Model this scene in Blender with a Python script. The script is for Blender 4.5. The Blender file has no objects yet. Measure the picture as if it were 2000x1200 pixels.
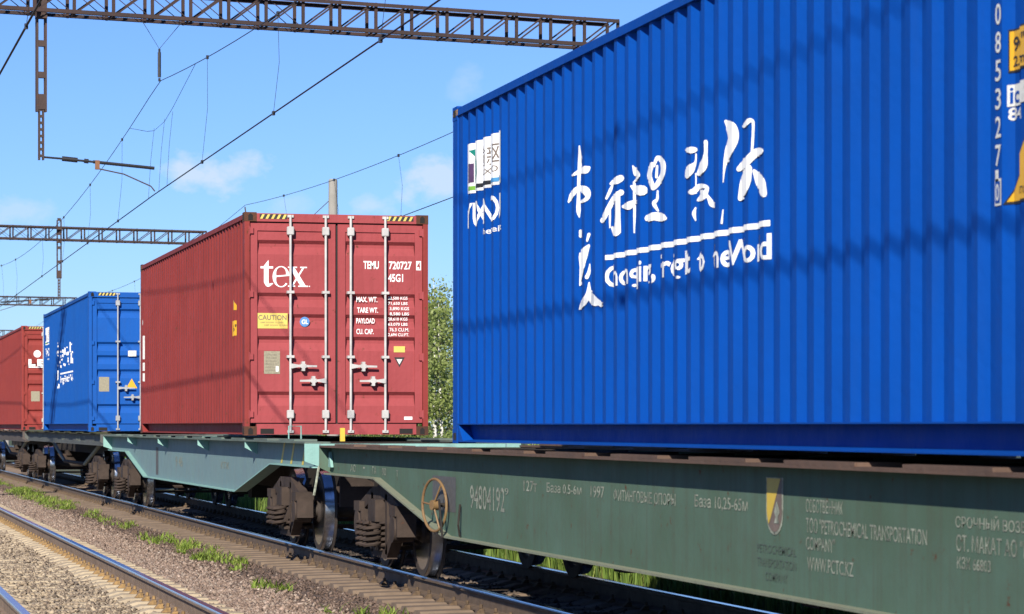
import bpy, bmesh, math, random
import numpy as np
from mathutils import Vector
rad = math.radians
random.seed(7); rng = np.random.default_rng(7)
SC = bpy.context.scene
COL = SC.collection

# ------------------------------------------------------------------ camera
# x: to the right across the tracks, y: along the tracks (away), z: up from the rail top
EYE = (0.0, 0.0, 1.48)
VIEW = math.atan(1340 / 5400)
cam_d = bpy.data.cameras.new('camera')
cam_d.sensor_width = 36; cam_d.lens = 5400 / 2000 * 36
cam_d.shift_y = 232 / 2000
cam_d.clip_start = 0.1; cam_d.clip_end = 6000
cam = bpy.data.objects.new('camera', cam_d); COL.objects.link(cam)
cam.location = EYE; cam.rotation_euler = (rad(90), 0, -VIEW)
SC.camera = cam
cam_d.dof.use_dof = True; cam_d.dof.focus_distance = 36.0; cam_d.dof.aperture_fstop = 7.0

# ------------------------------------------------------------------ light
SUN_DIR = Vector((0.48, 1.0, -0.63)).normalized()       # the way the light travels
SUN_EL = math.asin(-SUN_DIR.z)
SUN_ROT = math.atan2(-SUN_DIR.x, -SUN_DIR.y)
sun_d = bpy.data.lights.new('sun', 'SUN'); sun_d.energy = 5.0; sun_d.angle = rad(0.53); sun_d.color = (1.0, 0.93, 0.82)
sun = bpy.data.objects.new('sun', sun_d); COL.objects.link(sun)
sun.rotation_euler = SUN_DIR.to_track_quat('-Z', 'Y').to_euler(); sun.location = (-20, -40, 30)

W = bpy.data.worlds.new('World'); SC.world = W; W.use_nodes = True
wn = W.node_tree; wn.nodes.clear()
def N(t, kind, **kw):
    n = t.nodes.new(kind)
    for k, v in kw.items(): setattr(n, k, v)
    return n
def math_node(t, op, a, b=None, c=None, clamp=False):
    n = N(t, 'ShaderNodeMath', operation=op, use_clamp=clamp)
    for i, v in enumerate((a, b, c)):
        if v is None: continue
        if isinstance(v, (int, float)): n.inputs[i].default_value = v
        else: t.links.new(v, n.inputs[i])
    return n.outputs[0]
def ramp_node(t, fac, stops):
    n = N(t, 'ShaderNodeValToRGB'); cr = n.color_ramp
    while len(cr.elements) > 1: cr.elements.remove(cr.elements[0])
    cr.elements[0].position = stops[0][0]; cr.elements[0].color = (*stops[0][1], 1)
    for p, c in stops[1:]:
        e = cr.elements.new(p); e.color = (*c, 1)
    if fac is not None: t.links.new(fac, n.inputs[0])
    return n.outputs[0]
def mix_node(t, fac, a, b, blend='MIX'):
    n = N(t, 'ShaderNodeMix', data_type='RGBA', blend_type=blend)
    if isinstance(fac, (int, float)): n.inputs[0].default_value = fac
    else: t.links.new(fac, n.inputs[0])
    for i, v in ((6, a), (7, b)):
        if isinstance(v, tuple): n.inputs[i].default_value = (*v[:3], 1)
        else: t.links.new(v, n.inputs[i])
    return n.outputs[2]
sky = N(wn, 'ShaderNodeTexSky', sky_type='NISHITA', sun_disc=False)
sky.sun_elevation = SUN_EL; sky.sun_rotation = SUN_ROT
sky.air_density = 1.0; sky.dust_density = 0.1; sky.ozone_density = 2.5; sky.altitude = 0
SKY_GAIN = 0.050
tc = N(wn, 'ShaderNodeTexCoord')
cn = N(wn, 'ShaderNodeTexNoise', noise_dimensions='3D'); cn.inputs['Scale'].default_value = 52; cn.inputs['Detail'].default_value = 6; cn.inputs['Roughness'].default_value = 0.58
cmap = N(wn, 'ShaderNodeMapping'); cmap.inputs['Scale'].default_value = (1, 1, 1.5)
wn.links.new(tc.outputs['Generated'], cmap.inputs[0]); wn.links.new(cmap.outputs[0], cn.inputs['Vector'])
ct, st = math.cos(VIEW), math.sin(VIEW)
def direction(px, py):
    a, b, c = (px - 1000) / 5400, (832 - py) / 5400, 1.0
    return Vector((a * ct + c * st, -a * st + c * ct, b)).normalized()
# small fair-weather clouds: centre direction, half width, half height, density
CLOUDS = [((432, 332), .0160, .0085, .75), ((848, 352), .0115, .0095, .70), ((712, 405), .0090, .0045, .5),
          ((905, 165), .0080, .0060, .22), ((30, 412), .0180, .0060, .4), ((560, 395), .010, .004, .25)]
CLOUDS = [(direction(*p), a, b, d) for p, a, b, d in CLOUDS]
for az in (-150, -118, -95, -60, 48, 75, 110, 140, 165):      # the same kind of cloud goes on round the horizon
    a = rad(az + random.uniform(-8, 8)); el = rad(random.uniform(4, 12))
    CLOUDS.append((Vector((math.sin(a) * math.cos(el), math.cos(a) * math.cos(el), math.sin(el))), random.uniform(.02, .05), random.uniform(.01, .02), .8))
total = None
for cdir, hw, hh, dens in CLOUDS:
    sub = N(wn, 'ShaderNodeVectorMath', operation='SUBTRACT'); wn.links.new(tc.outputs['Generated'], sub.inputs[0]); sub.inputs[1].default_value = cdir
    rt = Vector((cdir.y, -cdir.x, 0)).normalized()
    dr = N(wn, 'ShaderNodeVectorMath', operation='DOT_PRODUCT'); wn.links.new(sub.outputs[0], dr.inputs[0]); dr.inputs[1].default_value = rt / hw
    up = N(wn, 'ShaderNodeVectorMath', operation='DOT_PRODUCT'); wn.links.new(sub.outputs[0], up.inputs[0]); up.inputs[1].default_value = Vector((0, 0, 1 / hh))
    r2 = math_node(wn, 'ADD', math_node(wn, 'MULTIPLY', dr.outputs['Value'], dr.outputs['Value']), math_node(wn, 'MULTIPLY', up.outputs['Value'], up.outputs['Value']))
    body = math_node(wn, 'SUBTRACT', 1.0, math_node(wn, 'POWER', r2, 0.5))
    body = math_node(wn, 'ADD', body, math_node(wn, 'MULTIPLY', math_node(wn, 'SUBTRACT', cn.outputs['Fac'], 0.5), 3.2))
    m = math_node(wn, 'MULTIPLY', math_node(wn, 'SMOOTHSTEP' if False else 'MULTIPLY', body, 1.5, clamp=True), dens, clamp=True)
    total = m if total is None else math_node(wn, 'MAXIMUM', total, m)
SKY_TINT = mix_node(wn, 1.0, sky.outputs[0], (0.67, 0.95, 1.60), 'MULTIPLY')
cloud_col = mix_node(wn, total, SKY_TINT, (0.41 / SKY_GAIN, 0.47 / SKY_GAIN, 0.54 / SKY_GAIN))
bg = N(wn, 'ShaderNodeBackground'); bg.inputs[1].default_value = SKY_GAIN
wn.links.new(cloud_col, bg.inputs[0])
wo = N(wn, 'ShaderNodeOutputWorld'); wn.links.new(bg.outputs[0], wo.inputs[0])
SC.view_settings.view_transform = 'Standard'; SC.view_settings.look = 'None'
SC.view_settings.exposure = 0.80; SC.view_settings.gamma = 1.0; SC.view_settings.use_curve_mapping = False

# ------------------------------------------------------------------ materials
KB = 0.66          # base colours: the exposure is set for sunlit surfaces
def sc(c): return tuple(v * KB for v in c)
def new_mat(name):
    m = bpy.data.materials.new(name); m.use_nodes = True
    t = m.node_tree; b = t.nodes['Principled BSDF']
    return m, t, b
def noise(t, vec, scale, detail=4, rough=.55):
    n = N(t, 'ShaderNodeTexNoise'); n.inputs['Scale'].default_value = scale; n.inputs['Detail'].default_value = detail; n.inputs['Roughness'].default_value = rough
    t.links.new(vec, n.inputs['Vector']); return n.outputs['Fac']
def mapped(t, vec, sc):
    n = N(t, 'ShaderNodeMapping'); n.inputs['Scale'].default_value = sc; t.links.new(vec, n.inputs[0]); return n.outputs[0]
def paint(name, base, alt, rough=.45, spec=.3, rust=0.0, streak=0.3, metal=0.0, scale=1.3, dirt=(.12, .10, .08), dirt_amt=.25, bump=.02, rust_col=(.13, .05, .025)):
    base, alt, dirt, rust_col = sc(base), sc(alt), sc(dirt), sc(rust_col)
    m, t, b = new_mat(name); b.inputs['Specular IOR Level'].default_value = spec
    g = N(t, 'ShaderNodeNewGeometry').outputs['Position']
    big = noise(t, g, scale, 5)
    col = mix_node(t, ramp_node(t, big, [(.35, (0, 0, 0)), (.7, (1, 1, 1))]), base, alt)
    if streak:
        s = noise(t, mapped(t, g, (9, 9, .35)), 1.6, 5, .6)
        sm = math_node(t, 'MULTIPLY', ramp_node(t, s, [(.48, (0, 0, 0)), (.78, (1, 1, 1))]), streak)
        col = mix_node(t, sm, col, dirt)
    if dirt_amt:
        d = noise(t, g, 4.5, 7, .65)
        dm = math_node(t, 'MULTIPLY', ramp_node(t, d, [(.5, (0, 0, 0)), (.75, (1, 1, 1))]), dirt_amt)
        col = mix_node(t, dm, col, dirt)
    if rust:
        r = noise(t, g, 9, 8, .7)
        rm = ramp_node(t, r, [(.66 - .25 * rust, (0, 0, 0)), (.72 - .2 * rust, (1, 1, 1))])
        col = mix_node(t, rm, col, rust_col)
    t.links.new(col, b.inputs['Base Color'])
    b.inputs['Metallic'].default_value = metal
    rr = math_node(t, 'MULTIPLY_ADD', noise(t, g, 6, 4), .3, rough - .15, clamp=True)
    t.links.new(rr, b.inputs['Roughness'])
    if bump:
        bp = N(t, 'ShaderNodeBump'); bp.inputs['Strength'].default_value = .35; bp.inputs['Distance'].default_value = bump
        t.links.new(noise(t, g, 14, 5), bp.inputs['Height']); t.links.new(bp.outputs[0], b.inputs['Normal'])
    return m
def plain(name, c, rough=.6, metal=0.0, vary=.2, scale=8):
    m, t, b = new_mat(name)
    g = N(t, 'ShaderNodeNewGeometry').outputs['Position']
    if metal < .9: c = tuple(v * (KB if max(c) < .6 or min(c) < .2 else .9) for v in c)
    lo = tuple(v * (1 - vary) for v in c); hi = tuple(min(1, v * (1 + vary)) for v in c)
    t.links.new(ramp_node(t, noise(t, g, scale, 5), [(.3, lo), (.7, hi)]), b.inputs['Base Color'])
    b.inputs['Roughness'].default_value = rough; b.inputs['Metallic'].default_value = metal
    return m
def attr_mat(name, stops, rough=.8, trans=None):
    stops = [(p, sc(c)) for p, c in stops]
    m, t, b = new_mat(name)
    a = N(t, 'ShaderNodeAttribute', attribute_name='tone')
    col = ramp_node(t, a.outputs['Fac'], stops)
    t.links.new(col, b.inputs['Base Color']); b.inputs['Roughness'].default_value = rough
    if trans:
        tr = N(t, 'ShaderNodeBsdfTranslucent'); t.links.new(col, tr.inputs[0])
        mx = N(t, 'ShaderNodeMixShader'); mx.inputs[0].default_value = trans
        t.links.new(b.outputs[0], mx.inputs[1]); t.links.new(tr.outputs[0], mx.inputs[2])
        t.links.new(mx.outputs[0], t.nodes['Material Output'].inputs[0])
    return m

MT = {}
MT['blue'] = paint('blue_paint', (.002, .080, .44), (.0025, .072, .39), .6, .08, streak=.10, dirt_amt=.05, dirt=(.03, .07, .2), bump=.012)
MT['blue2'] = paint('blue_paint_far', (.008, .11, .47), (.010, .10, .42), .6, .12, streak=.18, dirt_amt=.10, dirt=(.04, .07, .16), bump=.012)
MT['red'] = paint('oxide_red_paint', (.31, .050, .045), (.265, .042, .037), .6, .12, rust=.16, streak=.38, dirt_amt=.14, dirt=(.16, .035, .03), bump=.012)
MT['red_door'] = paint('pale_red_door_paint', (.41, .082, .088), (.36, .070, .075), .6, .12, rust=.13, streak=.38, dirt_amt=.12, dirt=(.25, .05, .05), bump=.012)  # paler, pinker red than on the container sides
MT['red3'] = paint('dusty_red_paint', (.34, .055, .045), (.28, .045, .040), .6, .12, rust=.04, streak=.3, dirt_amt=.15, dirt=(.16, .05, .04))
MT['rusty'] = paint('rusted_casting', (.11, .042, .02), (.06, .022, .015), .8, rust=.5, streak=.2, dirt_amt=.3, dirt=(.03, .015, .01))
MT['green'] = paint('green_wagon_paint', (.100, .165, .112), (.122, .205, .155), .75, .15, rust=.13, streak=.55, dirt_amt=.35, dirt=(.105, .12, .085), bump=.004)
MT['teal'] = paint('teal_wagon_paint', (.215, .345, .345), (.195, .31, .335), .6, rust=.04, streak=.40, dirt_amt=.35, dirt=(.24, .27, .27), bump=.004)
MT['teal_light'] = paint('teal_bracket_paint', (.30, .55, .50), (.27, .50, .45), .6, rust=.06, streak=.2, dirt_amt=.2, dirt=(.16, .2, .18))
MT['grey_wagon'] = paint('grey_wagon_paint', (.13, .14, .13), (.10, .105, .10), .7, rust=.12, streak=.4, dirt_amt=.4, dirt=(.07, .06, .05))
MT['brown_wagon'] = paint('brown_wagon_paint', (.13, .105, .09), (.09, .075, .065), .75, rust=.2, streak=.4, dirt_amt=.4, dirt=(.06, .045, .04))
MT['lip'] = paint('dusty_bottom_flange', (.27, .29, .20), (.22, .25, .18), .75, rust=.05, streak=0, dirt_amt=.4, dirt=(.25, .21, .15))
MT['deck_rust'] = paint('rusty_deck_steel', (.17, .105, .075), (.12, .075, .055), .8, rust=.25, streak=0, dirt_amt=.5, dirt=(.10, .08, .06))
MT['deck_teal'] = paint('worn_teal_deck', (.16, .22, .19), (.12, .15, .125), .8, rust=.2, streak=0, dirt_amt=.5, dirt=(.11, .09, .06))
MT['deck_moss'] = paint('mossy_dark_deck', (.055, .055, .035), (.07, .075, .03), .9, rust=.1, streak=0, dirt_amt=.5, dirt=(.03, .03, .025))
MT['bogie'] = paint('dusty_shade_dark_bogie', (.088, .064, .052), (.046, .034, .028), .8, .15, rust=.15, streak=.3, dirt_amt=.5, dirt=(.045, .035, .03), scale=4)  # dusty steel, its colour also darkened for the shade under the wagons
MT['under'] = paint('grimy_shade_dark_underframe', (.022, .019, .017), (.034, .026, .021), .85, rust=.15, streak=.2, dirt_amt=.4, dirt=(.02, .018, .016))  # grime plus a darker colour that deepens the shade below the deck
MT['wheel'] = paint('dark_wheel_steel', (.04, .032, .028), (.06, .045, .036), .7, rust=.2, streak=0, dirt_amt=.3, dirt=(.02, .018, .015))
MT['tread'] = plain('polished_wheel_tread', (.42, .43, .45), .22, 1.0, .15, 20)
MT['rail_top'] = plain('polished_rail_head', (.55, .57, .62), .20, 1.0, .1, 3)
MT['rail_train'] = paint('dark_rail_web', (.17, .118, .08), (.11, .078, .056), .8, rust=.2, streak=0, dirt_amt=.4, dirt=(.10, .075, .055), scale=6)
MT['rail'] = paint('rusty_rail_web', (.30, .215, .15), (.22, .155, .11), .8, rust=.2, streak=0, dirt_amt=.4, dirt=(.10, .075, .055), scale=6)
MT['white'] = plain('white_lettering_paint', (.80, .80, .79), .5, 0, .04)
MT['offwhite'] = plain('worn_white_paint', (.62, .62, .58), .6, 0, .18, 30)
MT['stencil'] = plain('worn_stencil_paint', (.31, .335, .26), .7, 0, .6, 22)
MT['stencil_grey'] = plain('faded_grey_stencil', (.085, .12, .095), .7, 0, .2, 25)
MT['bar'] = plain('white_locking_bar_paint', (.56, .545, .525), .5, 0, .16)
MT['galv'] = plain('galvanised_bar', (.55, .56, .56), .4, .4, .12)
MT['black'] = plain('black_rubber', (.016, .015, .015), .7, 0, .2)
MT['hole'] = plain('dark_recess', (.012, .009, .008), .9)
MT['yellow'] = plain('yellow_decal', (.78, .55, .06), .5, 0, .06)
MT['orange'] = plain('amber_decal', (.85, .46, .02), .5, 0, .05)
MT['caution'] = plain('caution_sticker_yellow', (.80, .62, .14), .5, 0, .06)
MT['ink'] = plain('black_print', (.02, .02, .022), .6)
MT['inkgrey'] = plain('grey_print', (.20, .15, .12), .6)
MT['plate'] = plain('data_plate', (.40, .36, .25), .5, .3, .2, 40)
MT['blue_decal'] = plain('blue_round_decal', (.10, .28, .62), .5)
MT['sky_decal'] = plain('light_blue_print', (.10, .38, .72), .5)
MT['green_decal'] = plain('green_leaf_print', (.01, .26, .20), .5)
MT['lime_decal'] = plain('lime_print', (.22, .50, .05), .5)
MT['purple'] = plain('purple_print', (.10, .05, .13), .5)
MT['grey_patch'] = plain('grey_stencil_patch', (.105, .105, .105), .7, 0, .2, 20)
MT['brake'] = paint('ochre_brake_wheel', (.27, .175, .075), (.22, .12, .055), .6, rust=.25, streak=0, dirt_amt=.3)
MT['truss'] = paint('rusty_lattice_steel', (.075, .044, .038), (.050, .036, .034), .75, rust=.2, streak=0, dirt_amt=.3, dirt=(.05, .04, .04))
MT['truss_far'] = MT['truss']
MT['post'] = paint('dull_post_steel', (.10, .065, .055), (.07, .05, .045), .75, rust=.3, streak=0, dirt_amt=.3)
MT['wire'] = plain('weathered_wire', (.045, .048, .055), .6, .3, .2, 2)
MT['insul'] = plain('dark_insulator', (.03, .028, .028), .35)
MT['rust_bit'] = plain('rust_clamp', (.25, .11, .05), .8)
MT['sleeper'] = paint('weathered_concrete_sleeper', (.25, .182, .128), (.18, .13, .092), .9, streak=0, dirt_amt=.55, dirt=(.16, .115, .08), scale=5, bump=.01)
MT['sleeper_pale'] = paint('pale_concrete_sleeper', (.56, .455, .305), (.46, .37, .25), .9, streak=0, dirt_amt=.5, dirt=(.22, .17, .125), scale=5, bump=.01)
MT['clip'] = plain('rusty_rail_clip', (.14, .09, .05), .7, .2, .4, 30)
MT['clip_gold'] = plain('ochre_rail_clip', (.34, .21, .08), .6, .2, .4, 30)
MT['concrete'] = paint('concrete_mast', (.42, .40, .36), (.36, .345, .31), .9, streak=.3, dirt_amt=.3, dirt=(.22, .2, .18))
MT['bark'] = plain('birch_bark', (.62, .60, .54), .8, 0, .3, 6)
MT['twig'] = plain('dark_twig', (.12, .09, .065), .9)
MT['stones'] = attr_mat('ballast_stone', [(0, (.13, .086, .062)), (.3, (.25, .172, .126)), (.55, (.36, .255, .19)), (.75, (.37, .295, .23)), (.9, (.47, .335, .26)), (1, (.72, .62, .52))], .9)
MT['stones_brown'] = attr_mat('dirty_ballast_stone', [(0, (.06, .038, .028)), (.5, (.15, .098, .072)), (.85, (.21, .145, .11)), (1, (.36, .29, .235))], .95)
MT['stones_pale'] = attr_mat('dusty_ballast_stone', [(0, (.09, .07, .052)), (.4, (.27, .205, .145)), (.8, (.46, .365, .25)), (1, (.6, .49, .35))], .95)
MT['stones_dark'] = attr_mat('shade_darkened_stone', [(0, (.02, .015, .012)), (.6, (.06, .045, .035)), (1, (.14, .11, .09))], .95)  # stone colour darkened to stand for the shade under the train
MT['weed'] = attr_mat('weed_blade', [(0, (.11, .18, .02)), (.5, (.26, .38, .05)), (.85, (.42, .52, .09)), (1, (.55, .50, .18))], .7, .35)
MT['meadow'] = attr_mat('meadow_blade', [(0, (.06, .11, .02)), (.5, (.17, .28, .04)), (.85, (.30, .40, .07)), (1, (.45, .43, .17))], .75, .35)
MT['leaf'] = attr_mat('birch_leaf', [(0, (.18, .24, .05)), (.5, (.34, .43, .11)), (1, (.52, .58, .22))], .6, .4)
MT['shrub'] = attr_mat('shrub_leaf', [(0, (.09, .14, .03)), (.5, (.20, .29, .06)), (1, (.36, .42, .12))], .6, .35)

# ------------------------------------------------------------------ mesh tools
class MB:
    def __init__(self): self.v = []; self.f = []
    def add(self, vs, fs):
        o = len(self.v); self.v += [tuple(p) for p in vs]; self.f += [tuple(i + o for i in q) for q in fs]; return self
    def box(self, x0, x1, y0, y1, z0, z1):
        return self.hexa([(x0, y0, z0), (x1, y0, z0), (x1, y1, z0), (x0, y1, z0), (x0, y0, z1), (x1, y0, z1), (x1, y1, z1), (x0, y1, z1)])
    def hexa(self, p):
        return self.add(p, [(0, 3, 2, 1), (4, 5, 6, 7), (0, 1, 5, 4), (1, 2, 6, 5), (2, 3, 7, 6), (3, 0, 4, 7)])
    def prism(self, poly, axis, a, b):
        n = len(poly)
        def P(u, v, w): return {'x': (w, u, v), 'y': (u, w, v), 'z': (u, v, w)}[axis]
        vs = [P(u, v, a) for u, v in poly] + [P(u, v, b) for u, v in poly]
        fs = [tuple(range(n))[::-1], tuple(range(n, 2 * n))] + [(i, (i + 1) % n, n + (i + 1) % n, n + i) for i in range(n)]
        return self.add(vs, fs)
    def tube(self, pts, r, n=6, closed=False, caps=True):
        pts = [Vector(p) for p in pts]; m = len(pts); rings = []
        rs = r if isinstance(r, (list, tuple)) else [r] * m
        up = None
        for i, p in enumerate(pts):
            if closed: d = pts[(i + 1) % m] - pts[i - 1]
            else: d = pts[min(i + 1, m - 1)] - pts[max(i - 1, 0)]
            d.normalize()
            if up is None: up = Vector((0, 0, 1)) if abs(d.z) < .9 else Vector((1, 0, 0))
            a = d.cross(up); a.normalize(); b = a.cross(d); up = b.copy()
            rings.append([p + (a * math.cos(2 * math.pi * k / n) + b * math.sin(2 * math.pi * k / n)) * rs[i] for k in range(n)])
        vs = [q for rg in rings for q in rg]; fs = []
        for i in range(m if closed else m - 1):
            j = (i + 1) % m
            for k in range(n): fs.append((i * n + k, i * n + (k + 1) % n, j * n + (k + 1) % n, j * n + k))
        if caps and not closed: fs += [tuple(range(n))[::-1], tuple((m - 1) * n + k for k in range(n))]
        return self.add(vs, fs)
    def lathe(self, prof, n, axis='x', c=(0, 0, 0)):
        vs = []; fs = []; m = len(prof)
        for k in range(n):
            a = 2 * math.pi * k / n
            for w, r in prof:
                u, v = r * math.cos(a), r * math.sin(a)
                p = {'x': (w, u, v), 'y': (u, w, v), 'z': (u, v, w)}[axis]
                vs.append((p[0] + c[0], p[1] + c[1], p[2] + c[2]))
        for k in range(n):
            for i in range(m - 1): fs.append((k * m + i, ((k + 1) % n) * m + i, ((k + 1) % n) * m + i + 1, k * m + i + 1))
        fs += [tuple(k * m for k in range(n)), tuple(k * m + m - 1 for k in range(n))[::-1]]
        return self.add(vs, fs)
    def mesh(self, name, mat, smooth=False):
        me = bpy.data.meshes.new(name); me.from_pydata(self.v, [], self.f); me.materials.append(mat)
        bm = bmesh.new(); bm.from_mesh(me); bmesh.ops.recalc_face_normals(bm, faces=bm.faces); bm.to_mesh(me); bm.free()
        if smooth:
            me.polygons.foreach_set('use_smooth', [True] * len(me.polygons)); me.set_sharp_from_angle(angle=rad(40))
        return me
    def build(self, name, mat, parent=None, loc=None, smooth=False, bevel=0):
        o = link(name, self.mesh(name, mat, smooth), parent, loc)
        if bevel:
            b = o.modifiers.new('bevel', 'BEVEL'); b.width = bevel; b.segments = 1; b.limit_method = 'ANGLE'
        return o
def link(name, data, parent=None, loc=None, rot=None):
    o = bpy.data.objects.new(name, data); COL.objects.link(o)
    if parent: o.parent = parent
    if loc: o.location = loc
    if rot: o.rotation_euler = rot
    return o
def tag(o, label, cat, group=None, kind=None):
    if label: o['label'] = label
    if cat: o['category'] = cat
    if group: o['group'] = group
    if kind: o['kind'] = kind
    return o
def thing(name, label, cat, loc=(0, 0, 0), rotz=0, group=None, kind=None):
    o = link(name, None, None, loc); o.rotation_euler = (0, 0, rotz); o.empty_display_size = .3
    return tag(o, label, cat, group, kind)
def box(name, mat, parent, *b, bevel=0, loc=None):
    return MB().box(*b).build(name, mat, parent, loc, bevel=bevel)

# ---- lettering: flat outlines (u to the right, v up) laid on a surface
_tc = {}
def text2d(s, w=None, h=None, bold=0.0, spacing=1.0):
    key = (s, bold, spacing)
    if key not in _tc:
        c = bpy.data.curves.new('t', 'FONT'); c.body = s; c.offset = bold; c.resolution_u = 3; c.space_character = spacing
        o = bpy.data.objects.new('t', c); me = o.to_mesh()
        vs = np.array([(v.co.x, v.co.y) for v in me.vertices]); fs = [tuple(p.vertices) for p in me.polygons]
        o.to_mesh_clear(); bpy.data.objects.remove(o); bpy.data.curves.remove(c)
        _tc[key] = (vs, fs)
    vs, fs = _tc[key]
    lo, hi = vs.min(0), vs.max(0); sz = np.maximum(hi - lo, 1e-6)
    if h is None: h = w * sz[1] / sz[0]
    if w is None: w = h * sz[0] / sz[1]
    return ((vs - lo) / sz * np.array([w, h])), fs
def stroke2d(pts, n=7):
    """a brush stroke: (u, v, half width) control points -> outline strip"""
    P = [np.array(p, float) for p in pts]
    if len(P) == 2: P = [P[0], (P[0] + P[1]) / 2, P[1]]
    Q = []
    ext = [2 * P[0] - P[1]] + P + [2 * P[-1] - P[-2]]
    for i in range(1, len(ext) - 2):
        for k in range(n):
            t = k / n; a, b, c, d = ext[i - 1:i + 3]
            Q.append(.5 * ((2 * b) + (c - a) * t + (2 * a - 5 * b + 4 * c - d) * t * t + (3 * b - a - 3 * c + d) * t ** 3))
    Q.append(P[-1])
    L = []; R = []
    for i, q in enumerate(Q):
        d = Q[min(i + 1, len(Q) - 1)][:2] - Q[max(i - 1, 0)][:2]; d = d / (np.linalg.norm(d) + 1e-9); nrm = np.array([-d[1], d[0]])
        w = max(q[2], .002)
        L.append(q[:2] + nrm * w); R.append(q[:2] - nrm * w)
    # round tips
    d0 = Q[0][:2] - Q[1][:2]; d0 = d0 / (np.linalg.norm(d0) + 1e-9); d1 = Q[-1][:2] - Q[-2][:2]; d1 = d1 / (np.linalg.norm(d1) + 1e-9)
    m = len(Q); vs = L + R + [Q[0][:2] + d0 * Q[0][2] * .8, Q[-1][:2] + d1 * Q[-1][2] * .8]
    fs = [(i, i + 1, m + i + 1, m + i) for i in range(m - 1)] + [(2 * m, 0, m), (2 * m + 1, 2 * m - 1, m - 1)]
    return np.array(vs), fs
def rect2d(w, h): return np.array([(0, 0), (w, 0), (w, h), (0, h)], float), [(0, 1, 2, 3)]
def poly2d(p): return np.array(p, float), [tuple(range(len(p)))]
def disc2d(r, n=20): return np.array([(r + r * math.cos(2 * math.pi * k / n), r + r * math.sin(2 * math.pi * k / n)) for k in range(n)]), [tuple(range(n))]
WORDS = {'caption', 'stencil_lettering', 'door_lettering', 'operator_caption', 'logo_lettering', 'caution_sticker', 'data_plate', 'container_number', 'operator_name', 'height_sign'}
def words(shape):
    vs, fs = shape
    if len(fs) < 3: return [shape]
    iv = sorted((min(vs[i][0] for i in f), max(vs[i][0] for i in f), k) for k, f in enumerate(fs))
    gap = .22 * (vs[:, 1].max() - vs[:, 1].min()); out = [[]]; end = iv[0][1]
    wtot = vs[:, 0].max() - vs[:, 0].min(); gap = max(min(gap, .03 * wtot), .015 * wtot)
    for a, b_, k in iv:
        if a > end + gap: out.append([])
        out[-1].append(fs[k]); end = max(end, b_)
    res = []
    for g_ in out:
        ids = sorted({i for f in g_ for i in f}); m_ = {i: n for n, i in enumerate(ids)}
        res.append((vs[ids], [tuple(m_[i] for i in f) for f in g_]))
    return res
def lay(name, shape, *a, **k):
    if name in WORDS:
        for w in words(shape): o = lay_one(name, w, *a, **k)
        return o
    return lay_one(name, shape, *a, **k)
def lay_one(name, shape, mat, parent, origin, U, Vv, lift=0.0, surf=None, cuts=None):
    """place flat outlines: p = origin + u*U + v*V; surf(p) bends it onto a ribbed surface cut at `cuts` (y values)"""
    vs, fs = shape; O = Vector(origin); U = Vector(U); Vv = Vector(Vv); nrm = U.cross(Vv)
    me = bpy.data.meshes.new(name)
    me.from_pydata([tuple(O + U * float(u) + Vv * float(v) + nrm * lift) for u, v in vs], [], fs)
    me.materials.append(mat)
    if surf:
        bm = bmesh.new(); bm.from_mesh(me)
        ys = [v.co.y for v in bm.verts]; lo, hi = min(ys), max(ys)
        for c in cuts:
            if lo < c < hi:
                bmesh.ops.bisect_plane(bm, geom=bm.verts[:] + bm.edges[:] + bm.faces[:], plane_co=(0, c, 0), plane_no=(0, 1, 0))
        for v in bm.verts: v.co.x += surf(v.co.y)
        bm.to_mesh(me); bm.free()
    return link(name, me, parent)

# ------------------------------------------------------------------ the ground
TRAIN_X = 6.48; TRACK_A = 2.29; TRACK_C = 12.3
def ground_z(x):
    pts = [(-2000, -.8), (-3, -.75), (-.6, -.55), (.6, -.24), (3.4, -.225), (4.3, -.25), (4.9, -.235), (8.1, -.225), (8.7, -.30), (9.4, -.42), (10.4, -.40), (11.1, -.235), (13.5, -.235), (14.3, -.42), (18, -.5), (60, -.4), (2000, -.4)]
    for (a, za), (b, zb) in zip(pts, pts[1:]):
        if a <= x <= b: return za + (zb - za) * (x - a) / (b - a)
    return -.5
xs = sorted(set([-2000, -300, -60, -12, -6, -3] + list(np.round(np.arange(-2, 16.01, .10), 2)) + [18, 22, 28, 40, 60, 150, 500, 2000]))
ysg = [-300, -60, -20, 0, 10] + list(np.round(np.arange(14, 60, .25), 2)) + list(range(60, 140, 2)) + [160, 220, 320, 500, 900, 2500]
gv = []; 
for y in ysg:
    for x in xs:
        n = 0 if (abs(x) > 20 or y > 140 or y < 10) else random.uniform(-.012, .012)
        gv.append((x, y, ground_z(x) + n))
nx = len(xs)
gf = [(j * nx + i, j * nx + i + 1, (j + 1) * nx + i + 1, (j + 1) * nx + i) for j in range(len(ysg) - 1) for i in range(nx - 1)]
gm = bpy.data.meshes.new('ground'); gm.from_pydata(gv, [], gf); gm.polygons.foreach_set('use_smooth', [True] * len(gf))
m, t, b = new_mat('ballast_and_soil')
g = N(t, 'ShaderNodeNewGeometry').outputs['Position']
sep = N(t, 'ShaderNodeSeparateXYZ'); t.links.new(g, sep.inputs[0])
wob = math_node(t, 'MULTIPLY_ADD', noise(t, g, 1.1, 5), 1.1, -.55)
xw = math_node(t, 'ADD', sep.outputs[0], wob)
xr = N(t, 'ShaderNodeMapRange'); xr.inputs[1].default_value = -4; xr.inputs[2].default_value = 20; t.links.new(xw, xr.inputs[0])
def xp(x): return (x + 4) / 24
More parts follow.
